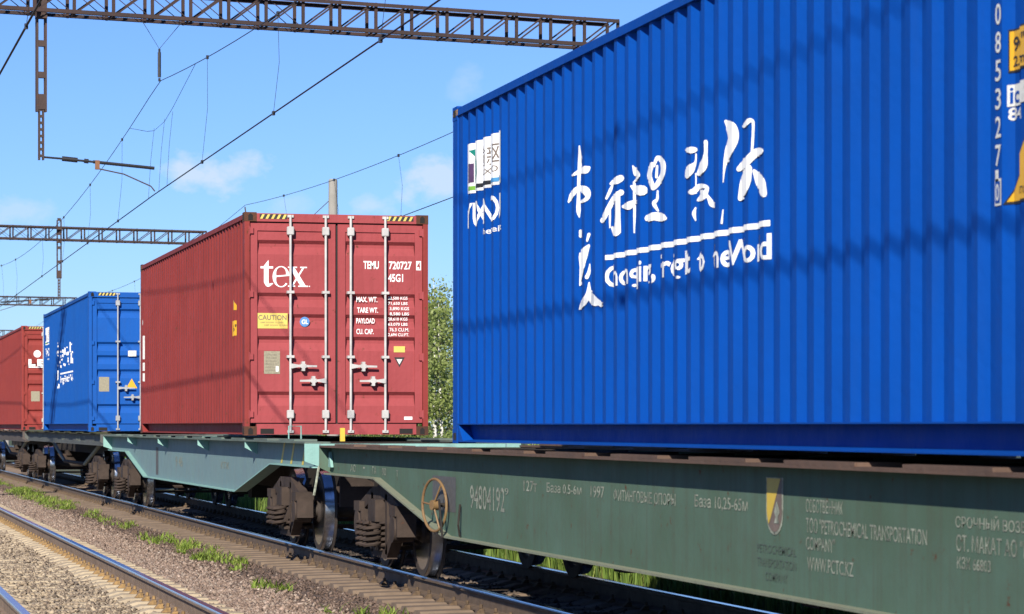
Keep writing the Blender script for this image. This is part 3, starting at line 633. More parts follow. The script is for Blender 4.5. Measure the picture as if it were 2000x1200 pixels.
BRUSH = [   # brush strokes of the eight characters, metres along the side and up: left edge, right edge
    [(0.252, 2.182, 0.256, 2.182), (0.248, 2.179, 0.26, 2.178), (0.246, 2.155, 0.265, 2.154), (0.245, 2.132, 0.27, 2.131), (0.243, 2.108, 0.28, 2.106), (0.242, 2.083, 0.417, 2.066), (0.24, 2.056, 0.415, 2.038), (0.239, 2.027, 0.276, 2.023), (0.237, 1.997, 0.269, 1.993), (0.236, 1.963, 0.267, 1.96), (0.234, 1.925, 0.265, 1.922), (0.233, 1.883, 0.263, 1.881), (0.232, 1.842, 0.262, 1.84), (0.231, 1.806, 0.262, 1.804), (0.229, 1.777, 0.263, 1.774), (0.227, 1.752, 0.265, 1.749), (0.225, 1.729, 0.266, 1.727), (0.226, 1.709, 0.267, 1.708), (0.23, 1.693, 0.265, 1.693), (0.236, 1.681, 0.263, 1.682), (0.243, 1.671, 0.261, 1.672), (0.25, 1.66, 0.259, 1.66), (0.253, 1.657, 0.257, 1.658)],
    [(0.15, 1.967, 0.139, 1.973), (0.175, 1.964, 0.148, 1.979), (0.211, 1.966, 0.192, 1.984), (0.229, 1.97, 0.214, 1.992), (0.247, 1.973, 0.23, 2.0), (0.263, 1.975, 0.246, 2.008), (0.426, 1.961, 0.262, 2.015), (0.475, 1.957, 0.425, 2.007), (0.496, 1.956, 0.465, 2.01), (0.512, 1.958, 0.486, 2.011), (0.524, 1.964, 0.494, 2.011), (0.531, 1.972, 0.501, 2.01), (0.535, 1.979, 0.511, 2.008), (0.538, 1.986, 0.521, 2.007), (0.542, 1.996, 0.535, 2.005)],
    [(-0.03, 1.787, -0.036, 1.79), (-0.022, 1.79, -0.039, 1.797), (-0.009, 1.802, -0.033, 1.813), (0.159, 1.802, -0.028, 1.829), (0.194, 1.812, -0.022, 1.846), (0.211, 1.822, -0.012, 1.861), (0.223, 1.833, 0.151, 1.861), (0.234, 1.844, 0.196, 1.871), (0.244, 1.852, 0.219, 1.881), (0.252, 1.855, 0.241, 1.888), (0.261, 1.851, 0.267, 1.89), (0.279, 1.843, 0.47, 1.872), (0.44, 1.821, 0.503, 1.864), (0.454, 1.815, 0.526, 1.851), (0.467, 1.811, 0.54, 1.832), (0.484, 1.804, 0.545, 1.812), (0.491, 1.797, 0.543, 1.793), (0.495, 1.792, 0.534, 1.775), (0.492, 1.786, 0.518, 1.763), (0.481, 1.779, 0.499, 1.756), (0.434, 1.774, 0.477, 1.751), (0.266, 1.778, 0.427, 1.749), (0.263, 1.77, 0.268, 1.763)],
    [(0.261, 1.571, 0.275, 1.57), (0.253, 1.564, 0.43, 1.551), (0.253, 1.558, 0.43, 1.546), (0.253, 1.553, 0.43, 1.541), (0.253, 1.548, 0.43, 1.535), (0.253, 1.543, 0.43, 1.53), (0.253, 1.537, 0.43, 1.525), (0.253, 1.532, 0.43, 1.52), (0.253, 1.527, 0.43, 1.514), (0.253, 1.521, 0.43, 1.509), (0.261, 1.513, 0.275, 1.512)],
    [(0.513, 1.466, 0.506, 1.468), (0.52, 1.469, 0.503, 1.474), (0.523, 1.475, 0.504, 1.481), (0.526, 1.481, 0.506, 1.487), (0.529, 1.487, 0.507, 1.493), (0.532, 1.493, 0.509, 1.5), (0.535, 1.499, 0.51, 1.506), (0.538, 1.505, 0.512, 1.512), (0.541, 1.511, 0.514, 1.519), (0.544, 1.517, 0.515, 1.525), (0.539, 1.527, 0.527, 1.53)],
    [(0.531, 1.448, 0.539, 1.443), (0.52, 1.446, 0.54, 1.434), (0.5, 1.436, 0.533, 1.416), (0.476, 1.427, 0.527, 1.398), (0.415, 1.416, 0.523, 1.383), (0.259, 1.404, 0.519, 1.369), (0.253, 1.379, 0.513, 1.353), (0.254, 1.353, 0.505, 1.334), (0.258, 1.327, 0.496, 1.31), (0.261, 1.3, 0.487, 1.283), (0.26, 1.269, 0.471, 1.254), (0.259, 1.235, 0.444, 1.223), (0.258, 1.2, 0.417, 1.19), (0.257, 1.166, 0.267, 1.165), (0.26, 1.163, 0.263, 1.163)],
    [(0.537, 1.309, 0.541, 1.308), (0.534, 1.307, 0.543, 1.306), (0.53, 1.292, 0.544, 1.29), (0.525, 1.277, 0.545, 1.274), (0.52, 1.263, 0.546, 1.258), (0.515, 1.251, 0.545, 1.244), (0.51, 1.242, 0.541, 1.231), (0.504, 1.234, 0.535, 1.221), (0.498, 1.226, 0.53, 1.212), (0.492, 1.217, 0.525, 1.203), (0.496, 1.204, 0.509, 1.199)],
    [(0.53, 1.179, 0.535, 1.179), (0.527, 1.176, 0.539, 1.175), (0.521, 1.155, 0.543, 1.154), (0.516, 1.134, 0.548, 1.132), (0.51, 1.114, 0.556, 1.109), (0.503, 1.099, 0.552, 1.087), (0.494, 1.086, 0.543, 1.066), (0.483, 1.074, 0.532, 1.049), (0.452, 1.062, 0.519, 1.035), (0.421, 1.049, 0.507, 1.022), (0.27, 1.041, 0.494, 1.011), (0.264, 1.027, 0.473, 1.002), (0.259, 1.012, 0.427, 0.994), (0.254, 0.997, 0.264, 0.991), (0.254, 0.993, 0.259, 0.99)],
    [(0.516, 1.122, 0.527, 1.126), (0.513, 1.112, 0.54, 1.121), (0.519, 1.09, 0.706, 1.096), (0.524, 1.067, 0.76, 1.077), (0.532, 1.045, 0.777, 1.062), (0.546, 1.024, 0.787, 1.054), (0.734, 1.002, 0.79, 1.051), (0.773, 0.996, 0.794, 1.047), (0.787, 0.997, 0.805, 1.041), (0.792, 0.999, 0.819, 1.032), (0.796, 0.999, 0.832, 1.021), (0.801, 0.998, 0.969, 1.006), (0.807, 0.995, 0.971, 0.999), (0.814, 0.99, 0.973, 0.993), (0.824, 0.987, 0.84, 0.99)],
    [(1.047, 1.725, 1.04, 1.728), (1.056, 1.727, 1.036, 1.736), (1.066, 1.74, 1.045, 1.75), (1.077, 1.754, 1.053, 1.764), (1.086, 1.767, 1.06, 1.778), (1.094, 1.779, 1.067, 1.79), (1.1, 1.79, 1.074, 1.801), (1.104, 1.8, 1.081, 1.81), (1.109, 1.81, 1.088, 1.818), (1.12, 1.819, 1.095, 1.827), (1.113, 1.826, 1.102, 1.829)],
    [(1.08, 1.827, 1.076, 1.834), (1.091, 1.824, 1.08, 1.841), (1.109, 1.825, 1.091, 1.85), (1.281, 1.812, 1.103, 1.859), (1.32, 1.811, 1.252, 1.855), (1.335, 1.813, 1.284, 1.859), (1.346, 1.817, 1.314, 1.862), (1.357, 1.821, 1.327, 1.866), (1.366, 1.825, 1.337, 1.868), (1.376, 1.829, 1.348, 1.871), (1.386, 1.848, 1.374, 1.865)],
    [(0.836, 1.577, 0.817, 1.584), (1.01, 1.57, 0.812, 1.598), (1.041, 1.585, 0.823, 1.616), (1.054, 1.602, 0.97, 1.623), (1.066, 1.619, 1.0, 1.64), (1.08, 1.638, 1.036, 1.657), (1.094, 1.66, 1.052, 1.679), (1.112, 1.684, 1.069, 1.703), (1.278, 1.695, 1.086, 1.726), (1.317, 1.709, 1.104, 1.747), (1.331, 1.718, 1.277, 1.748), (1.345, 1.724, 1.321, 1.756), (1.361, 1.728, 1.337, 1.763), (1.379, 1.734, 1.351, 1.771), (1.387, 1.751, 1.375, 1.766)],
    [(1.077, 1.674, 1.084, 1.674), (1.072, 1.669, 1.09, 1.668), (1.072, 1.652, 1.09, 1.651), (1.072, 1.635, 1.09, 1.634), (1.072, 1.618, 1.09, 1.616), (1.072, 1.6, 1.09, 1.599), (1.073, 1.582, 1.089, 1.581), (1.073, 1.564, 1.088, 1.563), (1.074, 1.546, 1.088, 1.545), (1.075, 1.528, 1.087, 1.527), (1.079, 1.525, 1.083, 1.524)],
    [(1.321, 1.759, 1.339, 1.758), (1.292, 1.749, 1.352, 1.745), (1.293, 1.706, 1.353, 1.702), (1.295, 1.662, 1.353, 1.658), (1.295, 1.62, 1.354, 1.616), (1.292, 1.584, 1.355, 1.579), (1.286, 1.554, 1.356, 1.549), (1.276, 1.53, 1.357, 1.523), (1.265, 1.508, 1.358, 1.5), (1.255, 1.484, 1.359, 1.475), (1.307, 1.462, 1.339, 1.46)],
    [(1.095, 1.533, 1.103, 1.536), (1.093, 1.525, 1.251, 1.522), (1.095, 1.518, 1.267, 1.516), (1.098, 1.512, 1.283, 1.51), (1.1, 1.505, 1.299, 1.504), (1.102, 1.498, 1.314, 1.498), (1.105, 1.492, 1.322, 1.492), (1.109, 1.485, 1.327, 1.487), (1.116, 1.478, 1.333, 1.481), (1.248, 1.462, 1.338, 1.476), (1.312, 1.451, 1.334, 1.458)],
    [(1.638, 1.909, 1.642, 1.911), (1.637, 1.905, 1.647, 1.909), (1.64, 1.89, 1.66, 1.896), (1.642, 1.874, 1.814, 1.87), (1.646, 1.858, 1.848, 1.856), (1.651, 1.845, 1.87, 1.846), (1.663, 1.835, 1.874, 1.843), (1.812, 1.819, 1.877, 1.837), (1.819, 1.823, 1.883, 1.825), (1.828, 1.823, 1.879, 1.813), (1.818, 1.816, 1.861, 1.804), (1.671, 1.818, 1.826, 1.796), (1.654, 1.807, 1.667, 1.799), (1.643, 1.795, 1.652, 1.789), (1.643, 1.791, 1.647, 1.788)],
    [(1.37, 1.647, 1.369, 1.656), (1.381, 1.64, 1.378, 1.663), (1.53, 1.624, 1.399, 1.667), (1.566, 1.617, 1.553, 1.66), (1.602, 1.612, 1.573, 1.663), (1.621, 1.614, 1.59, 1.665), (1.638, 1.622, 1.604, 1.667), (1.651, 1.634, 1.62, 1.67), (1.662, 1.646, 1.638, 1.673), (1.81, 1.646, 1.656, 1.677), (1.818, 1.655, 1.678, 1.674)],
    [(1.62, 1.771, 1.623, 1.775), (1.623, 1.766, 1.629, 1.776), (1.634, 1.752, 1.65, 1.774), (1.646, 1.737, 1.806, 1.76), (1.66, 1.722, 1.857, 1.755), (1.823, 1.698, 1.881, 1.754), (1.875, 1.688, 1.888, 1.754), (1.893, 1.687, 1.896, 1.753), (1.906, 1.687, 1.907, 1.751), (1.917, 1.687, 1.92, 1.749), (1.951, 1.702, 1.953, 1.727)],
    [(1.646, 1.795, 1.655, 1.794), (1.639, 1.789, 1.662, 1.788), (1.64, 1.742, 1.663, 1.74), (1.64, 1.694, 1.664, 1.692), (1.641, 1.647, 1.666, 1.646), (1.642, 1.603, 1.666, 1.602), (1.642, 1.564, 1.663, 1.562), (1.643, 1.527, 1.661, 1.526), (1.644, 1.491, 1.658, 1.49), (1.645, 1.455, 1.656, 1.454), (1.648, 1.451, 1.652, 1.451)],
    [(2.153, 1.885, 2.166, 1.882), (2.12, 1.882, 2.173, 1.87), (2.1, 1.863, 2.167, 1.85), (1.957, 1.857, 2.16, 1.83), (1.941, 1.836, 2.155, 1.812), (1.938, 1.813, 2.154, 1.795), (1.943, 1.789, 2.159, 1.777), (2.086, 1.754, 2.167, 1.758), (2.113, 1.731, 2.178, 1.738), (2.137, 1.708, 2.188, 1.717), (2.165, 1.698, 2.181, 1.702)],
    [(2.172, 1.849, 2.164, 1.852), (2.181, 1.852, 2.16, 1.86), (2.19, 1.868, 2.167, 1.876), (2.199, 1.884, 2.174, 1.894), (2.208, 1.896, 2.182, 1.911), (2.21, 1.898, 2.197, 1.923), (2.206, 1.896, 2.225, 1.92), (2.211, 1.89, 2.392, 1.893), (2.219, 1.879, 2.431, 1.875), (2.228, 1.868, 2.441, 1.858), (2.237, 1.856, 2.446, 1.84), (2.242, 1.84, 2.446, 1.82), (2.241, 1.823, 2.443, 1.801), (2.234, 1.808, 2.439, 1.782), (2.22, 1.795, 2.432, 1.764), (2.21, 1.78, 2.406, 1.748), (2.199, 1.767, 2.377, 1.735), (2.19, 1.754, 2.233, 1.734), (2.183, 1.743, 2.215, 1.724), (2.178, 1.734, 2.205, 1.716), (2.172, 1.725, 2.196, 1.71), (2.166, 1.716, 2.186, 1.703), (2.167, 1.707, 2.175, 1.702)],
    [(2.196, 1.862, 2.204, 1.861), (2.19, 1.857, 2.209, 1.855), (2.189, 1.848, 2.208, 1.846), (2.188, 1.838, 2.208, 1.836), (2.187, 1.829, 2.207, 1.826), (2.186, 1.819, 2.207, 1.817), (2.185, 1.81, 2.206, 1.807), (2.185, 1.8, 2.206, 1.798), (2.184, 1.791, 2.205, 1.788), (2.183, 1.781, 2.205, 1.779), (2.189, 1.775, 2.198, 1.774)],
    [(2.202, 1.696, 2.208, 1.696), (2.198, 1.693, 2.212, 1.691), (2.196, 1.678, 2.212, 1.677), (2.195, 1.664, 2.213, 1.662), (2.194, 1.651, 2.213, 1.648), (2.19, 1.641, 2.211, 1.634), (2.185, 1.637, 2.204, 1.622), (2.175, 1.634, 2.195, 1.615), (2.163, 1.627, 2.192, 1.611), (2.157, 1.611, 2.192, 1.611), (2.164, 1.595, 2.194, 1.604), (2.176, 1.581, 2.2, 1.591), (2.19, 1.568, 2.208, 1.576), (2.202, 1.556, 2.216, 1.561), (2.209, 1.553, 2.215, 1.556)],
    [(1.927, 1.515, 1.919, 1.532), (2.086, 1.496, 1.93, 1.549), (2.126, 1.497, 1.944, 1.554), (2.157, 1.498, 2.1, 1.547), (2.167, 1.5, 2.146, 1.55), (2.176, 1.5, 2.17, 1.552), (2.187, 1.498, 2.192, 1.552), (2.202, 1.495, 2.213, 1.549), (2.218, 1.491, 2.366, 1.535), (2.37, 1.478, 2.405, 1.529), (2.395, 1.477, 2.432, 1.522), (2.413, 1.478, 2.44, 1.516), (2.432, 1.479, 2.445, 1.51), (2.44, 1.481, 2.45, 1.505), (2.454, 1.485, 2.458, 1.494)],
    [(2.782, 1.898, 2.783, 1.909), (2.929, 1.874, 2.93, 1.903), (2.952, 1.87, 2.953, 1.902), (2.975, 1.866, 2.975, 1.902), (2.992, 1.863, 2.992, 1.902), (3.001, 1.861, 3.0, 1.902), (3.011, 1.861, 3.007, 1.901), (3.019, 1.863, 3.016, 1.9), (3.028, 1.864, 3.024, 1.898), (3.036, 1.866, 3.033, 1.896), (3.048, 1.875, 3.047, 1.887)],
    [(3.038, 1.858, 3.042, 1.858), (3.034, 1.856, 3.044, 1.854), (3.032, 1.842, 3.044, 1.84), (3.031, 1.827, 3.044, 1.825), (3.029, 1.814, 3.043, 1.811), (3.023, 1.803, 3.041, 1.796), (3.011, 1.798, 3.037, 1.781), (2.997, 1.794, 3.032, 1.767), (2.966, 1.791, 3.027, 1.754), (2.926, 1.783, 3.023, 1.745), (2.791, 1.781, 3.016, 1.737), (2.783, 1.767, 3.005, 1.728), (2.78, 1.752, 2.993, 1.719), (2.777, 1.738, 2.97, 1.71), (2.787, 1.726, 2.933, 1.708)],
    [(3.281, 1.917, 3.293, 1.916), (3.272, 1.909, 3.302, 1.907), (3.273, 1.888, 3.302, 1.886), (3.274, 1.867, 3.301, 1.865), (3.274, 1.847, 3.301, 1.844), (3.271, 1.828, 3.3, 1.824), (3.26, 1.812, 3.301, 1.804), (3.236, 1.798, 3.302, 1.784), (3.211, 1.785, 3.301, 1.764), (3.079, 1.785, 3.296, 1.746), (3.066, 1.773, 3.285, 1.731), (3.056, 1.761, 3.271, 1.719), (3.05, 1.747, 3.239, 1.712), (3.044, 1.732, 3.203, 1.705), (3.046, 1.721, 3.056, 1.715)],
    [(3.03, 1.737, 3.034, 1.736), (3.027, 1.734, 3.037, 1.733), (3.027, 1.718, 3.037, 1.718), (3.028, 1.702, 3.038, 1.702), (3.028, 1.686, 3.038, 1.686), (3.028, 1.67, 3.038, 1.67), (3.028, 1.655, 3.038, 1.654), (3.029, 1.639, 3.039, 1.638), (3.029, 1.623, 3.039, 1.622), (3.029, 1.607, 3.039, 1.606), (3.032, 1.604, 3.036, 1.604)],
    [(2.951, 1.614, 2.944, 1.625), (2.988, 1.604, 2.971, 1.633), (2.997, 1.603, 2.991, 1.634), (3.006, 1.602, 2.998, 1.636), (3.017, 1.603, 3.003, 1.637), (3.032, 1.607, 3.007, 1.639), (3.045, 1.615, 3.013, 1.643), (3.056, 1.624, 3.024, 1.651), (3.075, 1.63, 3.038, 1.66), (3.201, 1.622, 3.059, 1.666), (3.228, 1.622, 3.227, 1.651), (3.268, 1.62, 3.273, 1.644), (3.28, 1.619, 3.292, 1.636), (3.282, 1.619, 3.306, 1.622), (3.278, 1.614, 3.305, 1.604), (3.263, 1.604, 3.298, 1.585), (3.222, 1.594, 3.288, 1.567), (3.079, 1.596, 3.277, 1.554), (3.065, 1.59, 3.258, 1.546), (3.056, 1.584, 3.221, 1.545), (3.05, 1.578, 3.078, 1.555), (3.043, 1.57, 3.054, 1.556), (3.04, 1.563, 3.045, 1.557)],
    [(3.08, 1.617, 3.215, 1.614), (3.199, 1.594, 3.257, 1.611), (3.234, 1.584, 3.274, 1.601), (3.268, 1.575, 3.285, 1.591), (3.279, 1.567, 3.297, 1.581), (3.289, 1.559, 3.308, 1.57), (3.295, 1.549, 3.319, 1.559), (3.299, 1.537, 3.329, 1.547), (3.303, 1.524, 3.343, 1.536), (3.308, 1.514, 3.359, 1.527), (3.315, 1.506, 3.477, 1.511), (3.322, 1.502, 3.481, 1.505), (3.329, 1.499, 3.483, 1.499), (3.336, 1.495, 3.487, 1.493), (3.359, 1.492, 3.485, 1.485)],
    [(3.031, 1.521, 3.036, 1.52), (3.026, 1.519, 3.038, 1.515), (3.02, 1.511, 3.037, 1.505), (3.013, 1.503, 3.035, 1.496), (3.007, 1.493, 3.035, 1.487), (3.004, 1.481, 3.034, 1.48), (3.008, 1.469, 3.034, 1.471), (3.014, 1.457, 3.035, 1.46), (3.022, 1.446, 3.036, 1.448), (3.03, 1.435, 3.037, 1.437), (3.032, 1.434, 3.035, 1.434)],
    [(3.595, 2.003, 3.6, 2.007), (3.596, 1.996, 3.609, 2.006), (3.602, 1.982, 3.644, 1.999), (3.608, 1.968, 3.798, 1.979), (3.61, 1.957, 3.834, 1.967), (3.61, 1.948, 3.851, 1.952), (3.613, 1.937, 3.862, 1.933), (3.624, 1.922, 3.87, 1.912), (3.634, 1.908, 3.873, 1.888), (3.638, 1.895, 3.871, 1.864), (3.632, 1.883, 3.863, 1.841), (3.618, 1.866, 3.851, 1.821), (3.607, 1.846, 3.837, 1.803), (3.6, 1.824, 3.825, 1.786), (3.596, 1.802, 3.796, 1.77), (3.592, 1.779, 3.763, 1.753), (3.589, 1.755, 3.625, 1.746), (3.587, 1.73, 3.608, 1.726), (3.586, 1.705, 3.602, 1.703), (3.585, 1.68, 3.597, 1.678), (3.585, 1.654, 3.593, 1.653), (3.584, 1.629, 3.589, 1.628), (3.585, 1.627, 3.588, 1.627)],
    [(3.586, 1.465, 3.588, 1.465), (3.583, 1.464, 3.59, 1.462), (3.581, 1.453, 3.59, 1.452), (3.579, 1.443, 3.589, 1.442), (3.577, 1.433, 3.588, 1.431), (3.575, 1.423, 3.587, 1.421), (3.573, 1.413, 3.587, 1.411), (3.571, 1.403, 3.586, 1.4), (3.57, 1.392, 3.585, 1.39), (3.568, 1.382, 3.584, 1.38), (3.572, 1.377, 3.579, 1.376)],
    [(4.034, 1.912, 3.91, 1.931), (4.061, 1.911, 3.909, 1.94), (4.088, 1.917, 4.036, 1.936), (4.108, 1.924, 4.058, 1.944), (4.117, 1.93, 4.082, 1.953), (4.123, 1.934, 4.106, 1.958), (4.128, 1.935, 4.119, 1.961), (4.131, 1.937, 4.133, 1.959), (4.131, 1.939, 4.148, 1.951), (4.135, 1.936, 4.155, 1.939), (4.137, 1.923, 4.157, 1.922), (4.138, 1.905, 4.156, 1.903), (4.137, 1.883, 4.155, 1.88), (4.136, 1.86, 4.154, 1.858), (4.134, 1.837, 4.153, 1.835), (4.133, 1.813, 4.151, 1.811), (4.131, 1.788, 4.149, 1.786), (4.129, 1.764, 4.147, 1.761), (4.134, 1.758, 4.141, 1.757)],
    [(3.866, 1.671, 3.857, 1.68), (3.882, 1.67, 3.859, 1.693), (3.902, 1.676, 3.87, 1.703), (4.044, 1.67, 3.88, 1.713), (4.081, 1.675, 3.891, 1.723), (4.11, 1.682, 3.92, 1.732), (4.128, 1.694, 4.065, 1.732), (4.147, 1.709, 4.106, 1.745), (4.165, 1.722, 4.125, 1.759), (4.19, 1.73, 4.143, 1.771), (4.314, 1.722, 4.16, 1.778), (4.328, 1.724, 4.18, 1.78), (4.348, 1.725, 4.206, 1.778), (4.372, 1.727, 4.334, 1.766), (4.388, 1.741, 4.382, 1.756)],
    [(4.112, 1.688, 4.13, 1.683), (4.081, 1.68, 4.14, 1.666), (4.055, 1.661, 4.138, 1.644), (3.922, 1.653, 4.136, 1.622), (3.897, 1.634, 4.134, 1.599), (3.886, 1.613, 4.127, 1.576), (3.88, 1.589, 4.116, 1.552), (3.876, 1.563, 4.1, 1.529), (3.872, 1.536, 4.06, 1.509), (3.868, 1.509, 3.915, 1.497), (3.874, 1.496, 3.888, 1.492)],
    [(4.139, 1.655, 4.147, 1.659), (4.137, 1.647, 4.157, 1.655), (4.143, 1.629, 4.176, 1.643), (4.148, 1.612, 4.324, 1.618), (4.153, 1.596, 4.366, 1.601), (4.158, 1.58, 4.389, 1.582), (4.165, 1.563, 4.398, 1.559), (4.181, 1.543, 4.402, 1.536), (4.312, 1.51, 4.405, 1.514), (4.338, 1.487, 4.408, 1.492), (4.381, 1.474, 4.399, 1.477)],
]
def slogan(panel, yo, mat):
    """calligraphy, rule and caption on a container side; yo: local y of the left end"""
    for i, st in enumerate(BRUSH):
        n = len(st); vs = np.array([(a, b_) for a, b_, c, d in st] + [(c, d) for a, b_, c, d in st])
        on_side(panel, yo, 0, 'brush_stroke', (vs, [(k, k + 1, n + k + 1, n + k) for k in range(n - 1)]), mat, .004 + .0006 * (i % 9))
    on_side(panel, yo - 1.03, 2.635 - 1.33, 'rule_line', rect2d(3.40, .034), mat)
    on_side(panel, yo - 1.03, 2.395 - 1.33, 'caption', text2d('Chongqing, Freight to the World', 3.41, .20, .020, .98), mat)
def yuxinou(panel, yl, mat, z0=1.33):
    on_side(panel, yl, 3.44 - z0, 'logo_board', rect2d(1.20, .42), MT['white'])
    lf = [(.10, .36), (.20, .37), (.30, .33), (.36, .25), (.37, .15), (.32, .06), (.28, .18), (.22, .27)]
    on_side(panel, yl, 3.44 - z0, 'logo_leaf', poly2d(lf), MT['green_decal'], .006)
    on_side(panel, yl - .06, 3.53 - z0, 'logo_mark', rect2d(.10, .16), MT['purple'], .006)
    on_side(panel, yl - .46, 3.62 - z0, 'logo_lettering', text2d('渝新欧', .66, .17), MT['inkgrey'], .006)
    on_side(panel, yl - .46, 3.55 - z0, 'logo_lettering', text2d('YUXINOU', .64, .05), MT['inkgrey'], .006)
    for a, w, mm in ((.06, .24, 'lime_decal'), (.34, .46, 'ink'), (.84, .34, 'sky_decal')):
        on_side(panel, yl - a, 3.465 - z0, 'logo_band', rect2d(w, .035), MT[mm], .006)
    on_side(panel, yl + .04, 3.145 - z0, 'operator_name', text2d('YUXINOU', 1.24, .215, .012, .95), mat)
    on_side(panel, yl - .50, 3.045 - z0, 'operator_caption', text2d('The Freight', .72, .065, .01), mat)

# --- the near blue container
y_c = 17.24
root, panel, ld, rd = build_container('large bright blue container with white brush calligraphy, nearest, on the green wagon', (BX, y_c, 1.33), MT['blue'], MT['blue'], MT['galv'], MT['blue'], MT['blue'])
slogan(panel, 19.58 - y_c, MT['white'])
yuxinou(panel, 22.83 - y_c, MT['white'])
z = 3.47
for chx in 'U085327':
    on_side(panel, -5.318, z - 1.33, 'container_number', text2d(chx, .062, .098, .008), MT['offwhite']); z -= .131
on_side(panel, -5.318, z - 1.33 + .015, 'container_number', text2d('1', .035, .098, .015), MT['offwhite'])
on_side(panel, -5.314, 2.50 - 1.33, 'check_digit_box', rect2d(.07, .125), MT['offwhite']); on_side(panel, -5.323, 2.512 - 1.33, 'check_digit_box', rect2d(.052, .1), MT['blue'], .006); on_side(panel, -5.330, 2.522 - 1.33, 'container_number', text2d('0', .038, .08, .012), MT['offwhite'], .008)
on_side(panel, -5.42, 3.105 - 1.33, 'height_sign', rect2d(.30, .20), MT['ink']); on_side(panel, -5.43, 3.115 - 1.33, 'height_sign', rect2d(.28, .18), MT['orange'], .006)
on_side(panel, -5.45, 3.20 - 1.33, 'height_sign', text2d("9'6\"", .2, .07, .02), MT['ink'], .008); on_side(panel, -5.45, 3.13 - 1.33, 'height_sign', text2d('2.9m', .2, .05, .02), MT['ink'], .008)
on_side(panel, -5.415, 2.95 - 1.33, 'pallet_sign', rect2d(.28, .10), MT['offwhite']); on_side(panel, -5.43, 2.962 - 1.33, 'pallet_sign', text2d('ic', .08, .075, .02), MT['blue'], .006)
on_side(panel, -5.42, 2.885 - 1.33, 'pallet_sign', text2d('84', .12, .06, .02), MT['offwhite'])
on_side(panel, -5.392, 2.50 - 1.33, 'warning_triangle', poly2d([(0, 0), (.50, 0), (.25, .29)]), MT['ink']); on_side(panel, -5.415, 2.512 - 1.33, 'warning_triangle', poly2d([(0, 0), (.45, 0), (.225, .262)]), MT['orange'], .006)
on_side(panel, -5.53, 2.535 - 1.33, 'warning_triangle', text2d('CAUTION', .16, .035, .01), MT['ink'], .008)

# --- the red container
def door_plate(door, x, z, w, h): on_door(door, x, z, 'data_plate', rect2d(w, h), MT['plate'], .004)
y_c = 35.6 + HL
root, panel, ld, rd = build_container('dark red container showing its double doors lettered tex, on the teal wagon', (BX, y_c, 1.355), MT['red'], MT['red_door'], MT['bar'], MT['rusty'], MT['red'])
dz1 = CH - .135
def tex_letter(sh, x, z): 
    for i, s in enumerate(sh): on_door(ld, x, z, 'serif_lettering', s, MT['white'], .0025 + .0004 * i)
def ring2d(cx, cy, rx, ry, a0, a1, wf, n=20):
    L = []; R = []
    for k in range(n + 1):
        a = a0 + (a1 - a0) * k / n; w = wf(a); L.append((cx + rx * math.cos(a), cy + ry * math.sin(a))); R.append((cx + (rx - w) * math.cos(a), cy + (ry - w * .55) * math.sin(a)))
    m_ = n + 1; return np.array(L + R), [(i, i + 1, m_ + i + 1, m_ + i) for i in range(n)]
zt = dz1 - .825
# t: stem with angled head, bar, foot; e: bowl and bar; x: two diagonals and serifs
tex_letter([poly2d([(.045, .05), (.105, .05), (.105, .345), (.045, .27)]), poly2d([(0, .235), (.165, .235), (.165, .262), (0, .262)]), stroke2d([(.075, .06, .03), (.10, .018, .022), (.16, .04, .006)])], -1.0, zt)
wf = lambda a: .052 - .030 * abs(math.sin(a))
tex_letter([ring2d(.115, .130, .112, .138, rad(8), rad(318), wf), poly2d([(.05, .125), (.226, .142), (.226, .160), (.05, .143)])], -.845, zt)
tex_letter([poly2d([(.02, .25), (.085, .25), (.235, .012), (.165, .012)]), poly2d([(.0, .0), (.095, .0), (.095, .016), (.0, .016)]), poly2d([(.135, .0), (.265, .0), (.265, .016), (.135, .016)]), poly2d([(.0, .246), (.12, .246), (.12, .262), (.0, .262)]), poly2d([(.16, .246), (.25, .246), (.25, .262), (.16, .262)]), poly2d([(.045, .016), (.07, .016), (.215, .248), (.19, .248)])], -.64, zt)
on_door(ld, -.365, zt, 'serif_lettering', disc2d(.008, 8), MT['white'])
on_door(ld, -1.045, dz1 - 1.37, 'caution_sticker', rect2d(.40, .20), MT['caution'], .004)
on_door(ld, -1.03, dz1 - 1.26, 'caution_sticker', text2d('CAUTION', .37, .065, .01), MT['inkgrey'], .006)
for k in range(2): on_door(ld, -1.0 + .05 * k, dz1 - 1.30 - .035 * k, 'caution_sticker', text2d('KEEP DOORS CLOSED', .30, .016), MT['inkgrey'], .006)
on_door(ld, -.485, dz1 - 1.345, 'round_badge', disc2d(.065, 20), MT['blue_decal'], .004); on_door(ld, -.46, dz1 - 1.31, 'round_badge', text2d('GL', .085, .06, .02), MT['white'], .006)
door_plate(ld, -.955, dz1 - 1.96, .21, .295)
for k in range(6): on_door(ld, -.935, dz1 - 1.72 - .04 * k, 'data_plate', text2d(['APPROVED', 'FOR TRANSPORT', 'MANUFACTURER', 'MAX GROSS WT', 'STACKING LOAD', 'RACKING TEST'][k], .15, .012), MT['inkgrey'], .006)
on_door(ld, -.80, dz1 - 1.93, 'data_plate', rect2d(.035, .07), MT['white'], .007)
T = [('TEMU', .36, -.58, .205, .105), ('720727', .70, -.58, .305, .105), ('45G1', .69, -.745, .20, .105), ('MAX. WT.', .265, -1.015, .28, .07), ('TARE WT.', .275, -1.155, .28, .07), ('PAYLOAD', .265, -1.295, .245, .07), ('CU. CAP.', .265, -1.435, .23, .07)]
for s, x, z, w, h in T: on_door(rd, x, dz1 + z, 'door_lettering', text2d(s, w, h, .02), MT['white'])
